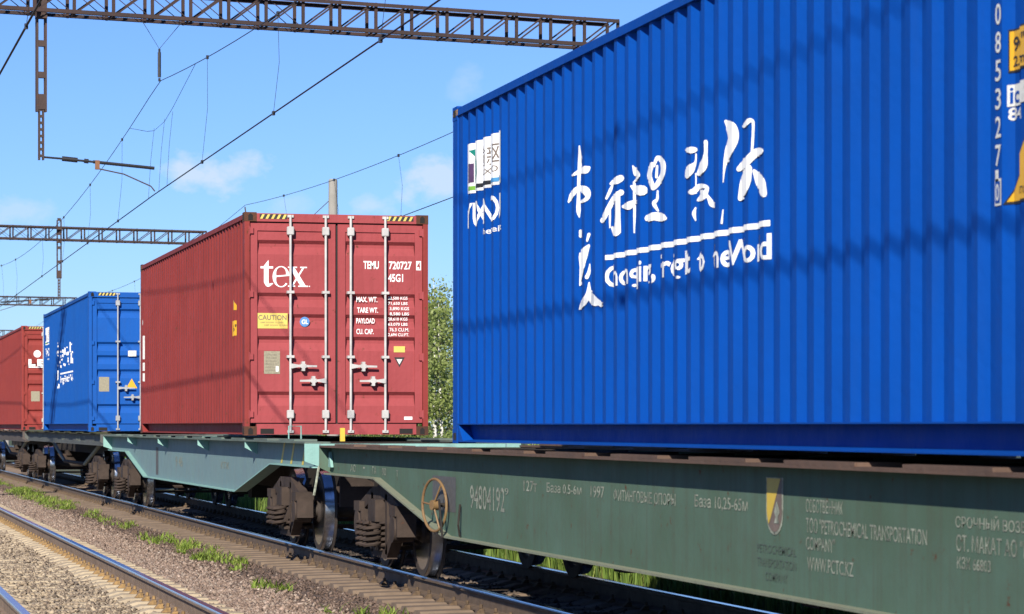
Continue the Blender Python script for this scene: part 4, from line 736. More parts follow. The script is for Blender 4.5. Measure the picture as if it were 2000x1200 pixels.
on_door(rd, 1.062, dz1 - .588, 'check_digit_box', rect2d(.065, .12), MT['white'], .0025, .034); on_door(rd, 1.072, dz1 - .575, 'check_digit_box', text2d('4', .045, .095, .02), MT['red_door'], .004, .034)
for k, s in enumerate(['32,500 KGS', '71,650 LBS', '3,890 KGS', '8,580 LBS', '28,610 KGS', '63,070 LBS', '76.3 CU.M.', '2,694 CU.FT.']):
    on_door(rd, .69 + (.02 if k in (2, 3, 6) else 0), dz1 - .985 - .0685 * k, 'door_lettering', text2d(s, .26 if k < 7 else .28, .046, .012), MT['white'])
on_door(rd, .765, dz1 - 1.67, 'yellow_sticker', rect2d(.15, .08), MT['caution'], .004)
on_door(rd, .77, dz1 - 1.865, 'shield_emblem', poly2d([(.0, .13), (.07, .0), (.14, .13)]), MT['ink'], .004); on_door(rd, .80, dz1 - 1.83, 'shield_emblem', poly2d([(.0, .07), (.04, .0), (.08, .07)]), MT['offwhite'], .006)
on_door(rd, .90, dz0 if False else .205, 'white_sticker', rect2d(.11, .04), MT['white'], .022)
# side marks of the red container (two yellow signs near the doors, white mark at the far end)
hy = HL
on_side(panel, -hy + .64, 3.42 - 1.355, 'container_mark', rect2d(.03, .30), MT['offwhite'])
on_side(panel, -hy + 1.20, 3.02 - 1.355, 'warning_triangle', poly2d([(0, 0), (.34, 0), (.17, .14)]), MT['orange'])
on_side(panel, -hy + 1.24, 2.68 - 1.355, 'height_sign', rect2d(.38, .20), MT['orange']); on_side(panel, -hy + 1.18, 2.73 - 1.355, 'height_sign', text2d("9'6\"", .26, .10, .02), MT['ink'], .006)
on_side(panel, hy - .22, 3.20 - 1.355 , 'container_mark', disc2d(.05), MT['offwhite'])
for k, (z, h) in enumerate(((2.62, .40), (2.42, .14), (2.24, .14))): on_side(panel, hy - .24, z - 1.355, 'container_mark', rect2d(.17, h), MT['offwhite'])

# --- second blue container
y_c = 57.5 + HL
root, panel, ld, rd = build_container('smaller blue container further back, warning triangle on its door, on the grey wagon', (BX, y_c, 1.36), MT['blue2'], MT['blue2'], MT['galv'], MT['blue2'], MT['blue2'])
slogan(panel, 2.26, MT['white']); yuxinou(panel, 5.59, MT['white'])
door_plate(ld, -1.0, .83, .21, .30)
on_door(ld, -.44, .90, 'warning_triangle', poly2d([(0, 0), (.23, 0), (.115, .20)]), MT['orange'], .004)
on_door(ld, -.40, 1.56, 'white_sticker', rect2d(.17, .12), MT['offwhite'], .004)
# --- far red container
y_c = 77.7 + HL
root, panel, ld, rd = build_container('furthest red container at the left edge, with a white round mark on its door', (BX, y_c, 1.36), MT['red3'], MT['red3'], MT['bar'], MT['red3'], MT['red3'])
on_door(ld, -.88, 2.02, 'round_badge', disc2d(.10), MT['white'], .004)
for k, (s, x, w) in enumerate((('L', -1.02, .19), ('E', -.78, .21), ('S', -.50, .18))): on_door(ld, x, 1.78, 'door_lettering', text2d(s, w, .19, .06), MT['white'], .004)
on_door(ld, -1.02, 1.735, 'door_lettering', rect2d(.7, .03), MT['white'], .005)
door_plate(ld, -.95, .80, .24, .28)

# ------------------------------------------------------------------ wagons
_bg = {}
def helix(r, wire, z0, z1, turns, n=12):
    m_ = int(turns * n); return [(r * math.cos(2 * math.pi * k / n), r * math.sin(2 * math.pi * k / n), z0 + (z1 - z0) * k / m_) for k in range(m_ + 1)], wire
def bogie_meshes():
    # all in bogie coordinates: origin at the bogie centre on the rail top
    out = {}
    mb = MB(); mb.box(-1.15, 1.15, -.19, .19, .52, .74); mb.box(-.32, .32, -.26, .26, .70, .84)
    mb.box(-1.12, 1.12, -.20, .20, .235, .275)
    out['bogie'] = mb.mesh('bogie', MT['bogie'])
    mb = MB(); t0, t1 = .055, -.055
    def bar(a, b_, hw):
        (y0, z0), (y1, z1) = a, b_; d = Vector((y1 - y0, z1 - z0)).normalized(); nn = Vector((-d.y, d.x)) * hw
        mb.hexa([(t1, y0 - nn.x, z0 - nn.y), (t0, y0 - nn.x, z0 - nn.y), (t0, y0 + nn.x, z0 + nn.y), (t1, y0 + nn.x, z0 + nn.y), (t1, y1 - nn.x, z1 - nn.y), (t0, y1 - nn.x, z1 - nn.y), (t0, y1 + nn.x, z1 + nn.y), (t1, y1 + nn.x, z1 + nn.y)])
    bar((-.98, .64), (-.36, .80), .06); bar((-.38, .80), (.38, .80), .06); bar((.36, .80), (.98, .64), .06)
    bar((-.86, .54), (-.36, .22), .055); bar((.86, .54), (.36, .22), .055); bar((-.38, .20), (.38, .20), .045)
    bar((-.36, .20), (-.36, .80), .05); bar((.36, .20), (.36, .80), .05)
    for s in (-1, 1):
        mb.box(-.11, .11, s * .925 - .15, s * .925 + .15, .60, .70)
        mb.box(-.095, .095, s * .925 - .18, s * .925 - .12, .40, .62).box(-.095, .095, s * .925 + .12, s * .925 + .18, .40, .62)
    out['side_frame'] = mb.mesh('side_frame', MT['bogie'])
    mb = MB(); mb.lathe([(-.10, .02), (-.10, .13), (.10, .135), (.10, .02)], 16, 'x'); out['axle_box'] = mb.mesh('axle_box', MT['bogie'], True)
    # wheel seen from its outer face, tread towards -x outside; flange inside
    prof = [(-.075, .06), (-.09, .12), (-.05, .15), (-.03, .25), (-.035, .38), (-.066, .405), (-.066, .462), (.052, .478), (.064, .504), (.074, .504), (.076, .40), (.02, .36), (.02, .16), (.09, .12), (.09, .06)]
    out['wheel'] = MB().lathe(prof, 40, 'x').mesh('wheel', MT['wheel'], True)
    out['wheel_tread'] = MB().lathe([(-.062, .45), (-.062, .4645), (.045, .479), (.045, .45)], 40, 'x').mesh('wheel_tread', MT['tread'], True)
    out['axle'] = MB().lathe([(-1.10, .065), (-.7, .085), (.7, .085), (1.10, .065)], 12, 'x').mesh('axle', MT['wheel'], True)
    pts, w = helix(.078, .019, .285, .515, 4.2); out['spring'] = MB().tube(pts, w, 6).mesh('spring', MT['bogie'], True)
    mb = MB()   # brake beam, shoe and hanger
    for s in (-1, 1):
        mb.tube([(-.78, s * .40, .36), (.78, s * .40, .36)], .035, 6)
        for e in (-1, 1):
            mb.prism([(s * .44, .26), (s * .475, .28), (s * .452, .46), (s * .40, .46), (s * .38, .30)], 'x', e * .76 - .045, e * .76 + .045)
            mb.tube([(e * .70, s * .36, .76), (e * .74, s * .42, .36)], .018, 6)
    out['brake_rigging'] = mb.mesh('brake_rigging', MT['bogie'])
    mb = MB()   # slanted brake lever pair standing near the wheel
    for dx in (0, .085):
        mb.hexa([(-.02 + dx, -.62, .34), (.03 + dx, -.62, .34), (.03 + dx, -.58, .34), (-.02 + dx, -.58, .34), (.17 + dx, -.72, .86), (.22 + dx, -.72, .86), (.22 + dx, -.68, .86), (.17 + dx, -.68, .86)])
    out['brake_lever'] = mb.mesh('brake_lever', MT['bogie'])
    return out
BM = bogie_meshes()
def bogie(root, y, flip=False):
    b0 = link('bogie', BM['bogie'], root, (0, y, 0), (0, 0, math.pi if flip else 0))
    for s in (-1, 1):
        link('side_frame', BM['side_frame'], b0, (s * 1.018, 0, 0))
        for e in (-1, 1):
            link('axle_box', BM['axle_box'], b0, (s * 1.03, e * .925, .475))
            w = link('wheel', BM['wheel'], b0, (s * .765, e * .925, .478), (0, 0, 0 if s < 0 else math.pi))
            link('wheel_tread', BM['wheel_tread'], b0, (s * .765, e * .925, .478), (0, 0, 0 if s < 0 else math.pi))
        for dx in (-.165, 0, .165):
            for dy in (-.20, 0, .20):
                if abs(dx) < .1 and abs(dy) > .1 and False: continue
                link('spring', BM['spring'], b0, (s * 1.018 + dx, dy, 0))
    for e in (-1, 1): link('axle', BM['axle'], b0, (0, e * .925, .478))
    link('brake_rigging', BM['brake_rigging'], b0)
    link('brake_lever', BM['brake_lever'], b0, (-1.18, 0, 0))
    return b0

def wagon(label, yc, L, deck, thin, belly, thin_len, slope_len, web, flange, paint_m, deck_m, lip_m, gussets=(), gmat=None, bog=2.45, shallow=False, pads=8, pad_gap=(0, 0)):
    root = thing('flat_wagon', label, 'wagon', (TRAIN_X, yc, 0), 0, 'wagons of the container train')
    h = L / 2; a, b_ = h - thin_len, h - thin_len - slope_len
    contour = [(-h, thin), (-a, thin), (-b_, belly), (b_, belly), (a, thin), (h, thin)] if not shallow else [(-h, thin), (h, thin)]
    for s in (-1, 1):
        MB().prism([(-h, deck - .02), *contour, (h, deck - .02)], 'x', s * web - .009, s * web + .009).build('side_sill', paint_m, root)
        mb = MB(); o, i = s * flange, s * (web - .12); mb.box(min(o, i), max(o, i), -h, h, deck - .020, deck)
        mb.build('deck_flange', deck_m, root)
        mb = MB(); x0, x1 = (s * web - .085, s * web + .085)
        for (y0, z0), (y1, z1) in zip(contour, contour[1:]):
            mb.hexa([(x0, y0, z0 - .016), (x1, y0, z0 - .016), (x1, y1, z1 - .016), (x0, y1, z1 - .016), (x0, y0, z0), (x1, y0, z0), (x1, y1, z1), (x0, y1, z1)])
        mb.build('bottom_flange', lip_m, root)
        # stiffeners behind the web
        mb = MB()
        MB().prism([(s * (web + .009), thin), (s * flange, thin + .06), (s * flange, deck - .021), (s * (web + .009), deck - .021)], 'y', -h, -h + .018).build('end_plate', gmat or paint_m, root)
        MB().prism([(s * (web + .009), thin), (s * flange, thin + .06), (s * flange, deck - .021), (s * (web + .009), deck - .021)], 'y', h - .018, h).build('end_plate', gmat or paint_m, root)
    for gy in gussets:
        for s in (-1, 1):
            MB().prism([(s * (web + .009), deck - .021), (s * (flange - .004), deck - .021), (s * (flange - .004), deck - .10), (s * (web + .009), deck - .185)], 'y', gy - yc - .006, gy - yc + .006).build('gusset', gmat, root)
    # centre sill and cross members
    MB().box(-.26, .26, -h + .12, h - .12, max(belly, .60) if not shallow else .82, deck - .03).build('centre_sill', MT['under'], root)
    y = -h + .9
    cm = MB().box(-web + .0095, web - .0095, -.07, .07, deck - .19, deck - .024).mesh('cross_member', MT['under'])
    while y < h - .5:
        link('cross_member', cm, root, (0, y, 0)); y += 1.62
    for s in (-1, 1):
        MB().box(-web + .010, web - .010, s * h - .012, s * h + .012, thin + .005, deck - .022).build('end_beam', gmat or paint_m, root)
        mb = MB().box(-.10, .10, s * (h + .02), s * (h + .28), .96, 1.12)
        mb.prism([(-.16, s * (h + .26)), (.20, s * (h + .26)), (.20, s * (h + .48)), (.06, s * (h + .52)), (.0, s * (h + .40)), (-.16, s * (h + .46))], 'z', .90, 1.18)
        mb.build('coupler', MT['bogie'], root)
        hose = [(.32, s * h, .95), (.33, s * (h + .15), .80), (.30, s * (h + .30), .58), (.22, s * (h + .42), .62)]
        MB().tube(hose, .025, 6).build('brake_hose', MT['under'], root)
        bogie(root, s * (h - bog), s > 0)
    # deck plates the containers stand on
    pm = MB().box(-.135, .135, -.55, .55, 0, .022).mesh('deck_pad', deck_m)
    for k in range(pads):
        y = -h + 1.5 + (L - 3) * k / (pads - 1)
        for s in (-1, 1): link('deck_pad', pm, root, (s * (web - .0), y, deck + .0005))
    # brake gear slung underneath
    if not shallow:
        km = MB().prism([(-.30, belly + .12), (.30, belly + .12), (.16, belly - .22), (-.16, belly - .22)], 'x', -.22, .22).mesh('brake_bracket', MT['under'])
        for y in (-4.6, -2.9, -.6, 1.5, 3.9, 5.2): link('brake_bracket', km, root, (0, y, 0))
    else:
        for y0, y1 in ((-h + 4.2, -h + 8), (h - 4.2, h - 8)):
            for s in (-1, 1): MB().tube([(s * .8, y0, thin), (s * .8, y1, .62)], .045, 6).build('truss_rod', MT['stencil'], root)
        for s in (-1, 1): MB().tube([(s * .8, -h + 8, .62), (s * .8, h - 8, .62)], .045, 6).build('truss_rod', MT['bogie'], root)
    MB().lathe([(-.45, .02), (-.45, .17), (.35, .17), (.35, .06), (.5, .05), (.5, .02)], 16, 'y', (.55, -1.2, .72)).build('brake_cylinder', MT['under'], root, smooth=True)
    MB().tube([(.1, -h + 3.6, .60), (.1, h - 3.6, .60)], .022, 6).build('brake_rod', MT['under'], root)
    return root
def sill_text(root, yc, web, items, mat):
    for s, y, z, w, h in items:
        lay('stencil_lettering', text2d(s, w, h, .006) if isinstance(s, str) else s, mat, root, (-web - .009, y - yc, z), (0, -1, 0), (0, 0, 1), .003)

# green wagon (nearest)
GW = 1.12; yc = 17.7
gr = wagon('long green wagon with white stencilled lettering and a brake wheel, nearest the camera', yc, 24.2, 1.265, .965, .51, 2.8, 3.2, GW, 1.255, MT['green'], MT['deck_rust'], MT['lip'], gmat=MT['green'], pads=13)
sill_text(gr, yc, GW, [('94804192', 23.04, .775, 1.24, .20), ('9', 21.80, .92, .13, .055), ('127т', 21.17, .965, .42, .085), ('База 0,5-6м', 20.45, .962, 1.0, .085), ('1997', 19.20, .965, .36, .085),
    ('ФИТИНГОВЫЕ ОПОРЫ', 18.6, .955, 1.45, .085), ('База 10,25-65м', 16.74, .955, 1.04, .09), ('СОБСТВЕННИК', 14.69, .995, .58, .075), ('ТОО "PETROCHEMICAL TRANSPORTATION', 14.69, .88, 1.76, .085), ('COMPANY"', 14.69, .785, .46, .075), ('WWW.PCTC.KZ', 14.67, .668, .72, .078),
    ('СРОЧНЫЙ ВОЗВРАТ', 12.57, .985, 1.02, .07), ('СТ. МАКАТ АО "НК КТЖ"', 12.56, .87, 1.2, .082), ('КЗХ 66803', 12.55, .785, .40, .06),
    ('АО', 28.6, 1.0, .30, .075), ('-', 27.9, 1.04, .1, .02), ('ГА', 27.4, .995, .20, .075), ('00', 26.9, .99, .20, .075), ('Т', 26.2, .99, .10, .06)], MT['stencil'])
sill_text(gr, yc, GW, [('PETROCHEMICAL', 15.53, .735, .68, .05), ('TRANSPORTATION', 15.53, .655, .68, .05), ('COMPANY', 15.38, .575, .38, .05)], MT['stencil_grey'])
def emblem(pts, mat, lift): lay('emblem', poly2d(pts), mat, gr, (-GW - .009, 15.37 - yc, .845), (0, -1, 0), (0, 0, 1), lift)
arc = [(.15 + .15 * math.cos(a), .13 + .13 * math.sin(a)) for a in np.linspace(math.pi, 2 * math.pi, 12)]
emblem([(0, .335)] + arc + [(.30, .335)], MT['stencil'], .003)
arc2 = [(.15 + .128 * math.cos(a), .13 + .112 * math.sin(a)) for a in np.linspace(math.pi, 2 * math.pi, 12)]
emblem([(.022, .33)] + arc2 + [(.278, .33)], MT['inkgrey'], .0045)
emblem([(.022, .33), (.022, .13), (.05, .06), (.09, .10), (.26, .33)], MT['yellow'], .006)
emblem([(.15, .07), (.25, .07), (.22, .105), (.25, .14), (.2, .2), (.15, .14), (.18, .105)], MT['stencil'], .0075)
lay('grey_patch', rect2d(.95, .31), MT['grey_patch'], gr, (-GW - .009, 24.55 - yc, .72), (0, -1, 0), (0, 0, 1), .002)
# parking brake wheel on its bracket
wx, wy, wz = -GW - .11, 24.02 - yc, .775
bw = MB().tube([(0, .232 * math.cos(a), .232 * math.sin(a)) for a in np.linspace(0, 2 * math.pi, 40, endpoint=False)], .0125, 8, closed=True)
for k in range(3):
    a = rad(5 + 120 * k); bw.tube([(-.01, 0, 0), (0, .225 * math.cos(a), .225 * math.sin(a))], .009, 6)
bw.lathe([(-.03, .02), (-.03, .045), (.03, .045), (.03, .02)], 12, 'x')
o = bw.build('brake_wheel', MT['brake'], gr, (wx, wy, wz), True); o.rotation_euler = (0, 0, rad(15))
MB().tube([(wx + .02, wy - .10, wz + .05), (wx + .0, wy - .22, wz - .02), (wx + .01, wy - .28, wz - .28)], .010, 6).tube([(wx, wy, wz), (-GW, wy, wz)], .02, 8).build('brake_wheel_bracket', MT['under'], gr)
MB().tube([(-GW - .03, 23.35 - yc, .80), (-GW - .05, 23.33 - yc, .62), (-GW - .03, 23.36 - yc, .52)], .010, 6).build('brake_chain', MT['under'], gr)
# uncoupling lever at the far end
MB().tube([(-GW + .1, 29.86 - yc, 1.04), (-GW - .12, 29.84 - yc, 1.05), (-GW - .14, 29.80 - yc, 1.02), (-GW - .20, 29.75 - yc, .72)], .014, 6).build('uncoupling_lever', MT['stencil'], gr)
MB().prism([(29.55 - yc, 1.03), (29.72 - yc, 1.03), (29.66 - yc, 1.20)], 'x', -GW - .05, -GW - .02).build('lever_bracket', MT['teal_light'], gr)

# teal wagon
TWB = 1.08; yc = 42.37
te = wagon('teal wagon with triangular brackets and yellow slashes, under the red container', yc, 23.25, 1.30, 1.02, .61, 3.1, 3.05, TWB, 1.255, MT['teal'], MT['deck_teal'], MT['teal_light'], gussets=(35.35, 40.0, 44.95, 49.6), gmat=MT['teal_light'], pads=11)
for k in range(3):
    lay('yellow_slash', poly2d([(0, 0), (.13, 0), (.36, .25), (.25, .25)]), MT['yellow'], te, (-TWB - .009, 33.45 - yc - k * .72 - (.1 if k == 2 else 0), 1.025), (0, -1, 0), (0, 0, 1), .003)
sill_text(te, yc, TWB, [('9 46', 43.9, .84, .9, .16), ('КТЖ', 38.7, .88, .8, .10)], MT['stencil'])
lay('grey_patch', rect2d(.35, .46), MT['grey_patch'], te, (-TWB - .009, 46.6 - yc, .66), (0, -1, 0), (0, 0, 1), .002)
# end step (thin handrail) and yellow marker post by the red container's doors
MB().tube([(-.90, 34.0 - yc, 1.30), (-.90, 34.0 - yc, 1.475), (-.745, 34.0 - yc, 1.475), (-.745, 34.0 - yc, 1.30)], .010, 6).build('handrail', MT['teal_light'], te)
MB().box(-.69, -.635, 31.6 - yc, 31.64 - yc, 1.30, 1.455).build('marker_post', MT['yellow'], te)
MB().prism([(.02, .02), (.42, .02), (.42, .30), (.30, .36), (.02, .36)], 'y', 31.55 - yc, 31.60 - yc).build('draft_plate', MT['bogie'], te, (-.72, 0, .52))
# grey wagon
GYW = 1.12; yc = 65.65
gy = wagon('low dark grey wagon with a mossy deck under the far blue container', yc, 21.4, 1.33, 1.10, 1.10, 3, 3, GYW, 1.22, MT['grey_wagon'], MT['deck_moss'], MT['grey_wagon'], shallow=True, pads=7)
sill_text(gy, yc, GYW, [('КТЖ', 57.5, 1.14, .5, .12), ('94 68 1173', 61.5, 1.14, 2.2, .12), ('22,0т', 65.3, 1.14, .9, .12), ('РЖД', 72.5, 1.14, 1.2, .12)], MT['stencil'])
# furthest wagon
wagon('dirty brown wagon under the furthest red container', 87.0, 19.6, 1.33, 1.06, 1.06, 3, 3, 1.12, 1.22, MT['brown_wagon'], MT['deck_rust'], MT['brown_wagon'], shallow=True, pads=7)

# ------------------------------------------------------------------ overhead line
G_SKEW = .184; G_BOT, G_TOP, G_DEP = 9.61, 10.21, .55
GY = [55.6, 122.0, 188.0, 254.0]
def angle_bar(p0, p1, w, mat, name, parent): pass
def gantry(label, y0, x0, x1, drops, mat, bays_x=(-9, 6.6)):
    """lattice cross-beam on two masts, local x along the beam"""
    ang = math.atan(G_SKEW)
    root = thing('overhead_gantry', label, 'gantry', (TRAIN_X, y0, 0), ang, 'lattice gantries over the tracks')
    L0, L1 = (x0 - TRAIN_X) / math.cos(ang), (x1 - TRAIN_X) / math.cos(ang)
    for z in (G_BOT, G_TOP):
        for d in (-.5, .5):
            y = d * G_DEP
            MB().box(L0, L1, y - .045, y + .045, z - .006, z + .006).box(L0, L1, y + (.035 if d > 0 else -.045), y + (.045 if d > 0 else -.035), z - (.07 if z > 10 else -.0061), z + (.07 if z < 10 else -.0061)).build('chord', mat, root)
    bay = .79; n = int((L1 - L0) / bay); bay = (L1 - L0) / n
    vm = MB().box(-.030, .030, -.006, .006, G_BOT + .007, G_TOP - .007).box(-.030, -.020, .0061, .040, G_BOT + .007, G_TOP - .007).mesh('strut', mat)
    H = G_TOP - G_BOT
    def dg(s, w):
        d = Vector((bay * s, H)).normalized(); nn = Vector((-d.y, d.x)) * w; c0 = Vector((-bay / 2 * s, G_BOT)); c1 = Vector((bay / 2 * s, G_TOP))
        return MB().hexa([(c0.x - nn.x, -.005, c0.y - nn.y), (c0.x + nn.x, -.005, c0.y + nn.y), (c0.x + nn.x, .005, c0.y + nn.y), (c0.x - nn.x, .005, c0.y - nn.y), (c1.x - nn.x, -.005, c1.y - nn.y), (c1.x + nn.x, -.005, c1.y + nn.y), (c1.x + nn.x, .005, c1.y + nn.y), (c1.x - nn.x, .005, c1.y - nn.y)]).mesh('diagonal', mat)
    da, db = dg(1, .017), dg(-1, .008)
    hm = MB().box(-.02, .02, -G_DEP / 2, G_DEP / 2, -.02, -.008).mesh('cross_tie', mat)
    for i in range(n + 1):
        x = L0 + bay * i
        for d in (-.5, .5): link('strut', vm, root, (x, d * G_DEP + (-.018 if d > 0 else .018), 0))
        link('cross_tie', hm, root, (x, 0, G_BOT)); link('cross_tie', hm, root, (x, 0, G_TOP + .026))
        if i < n:
            for d in (-.5, .5):
                link('diagonal', da, root, (x + bay / 2, d * G_DEP + (.03 if d < 0 else -.03), 0))
                if x + TRAIN_X < 9.4: link('diagonal', db, root, (x + bay / 2, d * G_DEP + (.045 if d < 0 else -.045), 0))
    for x, zl in drops:
        l = (x - TRAIN_X) / math.cos(ang); mb = MB()
        for e in (-.085, .085): mb.box(l + e - .018, l + e + .018, -.06, .06, zl + .95, G_TOP + .30)
        z = zl + 1.0
        k = 0
        while z < G_TOP + .28:
            mb.box(l - .067, l + .067, -.055, .055, z, z + (.12 if k % 3 else .30)); z += .62; k += 1
        mb.box(l - .105, l + .105, -.075, .075, G_BOT - .10, G_BOT - .03)
        mb.build('drop_post', MT['post'], root)
        mb = MB()
        for e in (-.04, .04): mb.box(l + e - .014, l + e + .014, -.04, .04, zl, zl + 1.05)
        z = zl + .06
        while z < zl + 1.0: mb.box(l - .026, l + .026, -.035, .035, z, z + .05); z += .13
        mb.build('drop_tail', MT['post'], root)
    for x in (L0 + .5, L1 - .5):
        MB().lathe([(-.9, .24), (0, .24), (G_BOT - .01, .17), (G_BOT - .01, .02)], 14, 'z', (x, 0, 0)).build('mast', MT['concrete'], root, smooth=True)
        box('mast_cap', mat, root, x - .3, x + .3, -.34, .34, G_BOT - .03, G_BOT - .008)
    return root
gantry('nearest rusty lattice gantry crossing the sky at the top, one long drop post', GY[0], -5.5, 16.5, [(4.12, 6.72)], MT['truss'])
gantry('second lattice gantry behind the red container with a drop post', GY[1], -5.5, 16.5, [(9.94, 7.0)], MT['truss_far'])
gantry('third lattice gantry, small, above the far blue container', GY[2], -5.5, 16.5, [(4.2, 6.72)], MT['truss_far'])
gantry('furthest tiny lattice gantry above the far red container', GY[3], -5.5, 16.5, [(9.9, 7.0)], MT['truss_far'])

def cat_z(y, sup, zs, sag):
    """height of the messenger wire"""
    for a, b_ in zip(sup, sup[1:]):
        if a <= y <= b_: t = (y - a) / (b_ - a) * 2 - 1; return zs - sag * (1 - t * t)
    return zs
def overhead(label, xc, sup, zs, sag, zc, stag, stitch, r_c=.009, r_m=.008):
    root = thing('overhead_wire', label, 'overhead wire', (xc, 0, 0), group='overhead wires above the tracks')
    y0, y1 = sup[0], sup[-1]
    def sx(y):
        k = 0
        for i, (a, b_) in enumerate(zip(sup, sup[1:])):
            if a <= y <= b_: s0 = stag * (1 if i % 2 == 0 else -1); return s0 + (-2 * s0) * (y - a) / (b_ - a)
        return 0
    ys = [y0 + (y1 - y0) * k / 160 for k in range(161)]
    MB().tube([(0, y, cat_z(y, sup, zs, sag)) for y in ys], r_m, 5).build('messenger_wire', MT['wire'], root)
    cw = sorted(set([y0, y1] + list(sup)))
    for d in (-.007, .007): MB().tube([(sx(y) + d, y, zc) for y in cw], r_c * .8, 5).build('contact_wire', MT['wire'], root)
    clm = MB().box(-.02, .02, -.04, .04, -.03, .03).mesh('wire_clamp', MT['insul'])
    for s in sup:
        for off in (-31, -23, -15, -7.2, 7.2, 15, 23, 31):
            y = s + off
            if y0 < y < y1 and (abs(off) < 31 or off > 0):
                zt = cat_z(y, sup, zs, sag)
                MB().tube([(0, y, zt), (sx(y) * .5 + .03, y - .15, (zt + zc) / 2), (sx(y), y, zc)], .0035, 4).build('dropper', MT['wire'], root)
                link('wire_clamp', clm, root, (0, y, zt)); link('wire_clamp', clm, root, (sx(y), y, zc))
        if stitch:
            if not (y0 < s < y1): continue
            pts = []
            for off in (-5.6, -2.2, -.9, .9, 2.2, 5.6):
                y = s + off
                zt = cat_z(y, sup, zs, sag) if abs(off) > 5 else (7.62 if abs(off) > 2 else 7.5)
                pts.append((0, y, zt))
            MB().tube(pts, .005, 4).build('stitch_wire', MT['wire'], root)
            for off in (-2.2, -.9, .9):
                MB().tube([(0, s + off, 7.55), (sx(s + off) * .6, s + off, 6.9), (sx(s + off), s + off, zc)], .0035, 4).build('dropper', MT['wire'], root)
            # V of rods and the long suspension insulator under the beam
            MB().tube([(-.34, s, G_BOT - .02), (0, s, 9.05), (.44, s, G_BOT - .02)], .007, 5).build('hanger_rod', MT['wire'], root)
            MB().tube([(0, s, 9.05), (0, s, 8.97)], .025, 6).tube([(0, s, 8.98), (0, s, zs + .08)], .034, 8).build('suspension_insulator', MT['insul'], root, smooth=True)
            link('wire_clamp', clm, root, (0, s, zs + .03))
    return root
sup = [GY[0] - 66.4] + GY + [320]
overhead('wires above the train track running up past the red container', TRAIN_X + .02, sup, 8.40, 1.16, 6.11, .12, True)
overhead('wires above the empty track crossing the upper left corner', TRACK_A + .05, sup, 8.40, 1.16, 6.13, .25, False, .010, .009)
overhead('wires above the third track running behind the red container', TRACK_C, [-43, 20, 83, 146, 209, 272], 8.15, .74, 6.11, .2, False)

def cantilever(label, xa, y, xe, z0, xr, zc, flip=False):
    root = thing('registration_arm', label, 'arm', (xa, y, z0), 0, 'arms holding the contact wires')
    l = xe - xa; s = 1 if l > 0 else -1
    MB().tube([(0, 0, 0), (l * .18, 0, -.025)], .022, 6).tube([(l * .44, 0, -.07), (l, 0, -.17)], .032, 8).build('arm_tube', MT['insul'], root)
    MB().tube([(l * .16, 0, -.02), (l * .30, 0, -.045)], .05, 10).tube([(l * .29, 0, -.045), (l * .45, 0, -.072)], .022, 8).tube([(l * .36, 0, -.055), (l * .40, 0, -.062)], .045, 8).build('insulator', MT['insul'], root, smooth=True)
    box('clamp', MT['rust_bit'], root, l * .46, l * .50, -.035, .035, -.22, -.04)
    MB().tube([(l * .48, 0, -.20), (l * .72, 0, -.30), (xr - xa - .08 * s, 0, zc - z0 + .12), (xr - xa, 0, zc - z0 + .02)], .014, 6).build('steady_arm', MT['post'], root)
    return root
ga = math.atan(G_SKEW)
def gy_at(i, x): return GY[i] + (x - TRAIN_X) * G_SKEW
cantilever('dark registration arm hanging from the long drop post at upper left', 4.12 + .06, gy_at(0, 4.12), 6.35, 6.78, 6.36, 6.13)
cantilever('small far registration arm hanging from the second gantry drop post', 9.94 - .06, gy_at(1, 9.94), 7.4, 7.05, 6.5, 6.13)
cantilever('tiny registration arm under the third gantry at the left edge', 4.26, gy_at(2, 4.2), 6.35, 6.78, 6.36, 6.13)

# concrete mast of the third track, seen above the red container
mr = thing('catenary_mast', 'pale concrete mast rising behind the red container', 'mast', (15.0, 83.1, -.45))
MB().lathe([(0, .20), (9.42, .135), (9.45, .10), (9.45, .01)], 16, 'z').build('mast_shaft', MT['concrete'], mr, smooth=True)
MB().tube([(0, 0, 7.0), (-2.5, 0, 7.15)], .03, 6).tube([(0, 0, 8.9), (-1.9, 0, 7.12)], .012, 5).tube([(-2.5, 0, 7.15), (-2.7, 0, 8.55)], .02, 5).tube([(-2.0, 0, 7.1), (-2.75, 0, 6.6)], .014, 5).build('bracket_arm', MT['post'], mr)
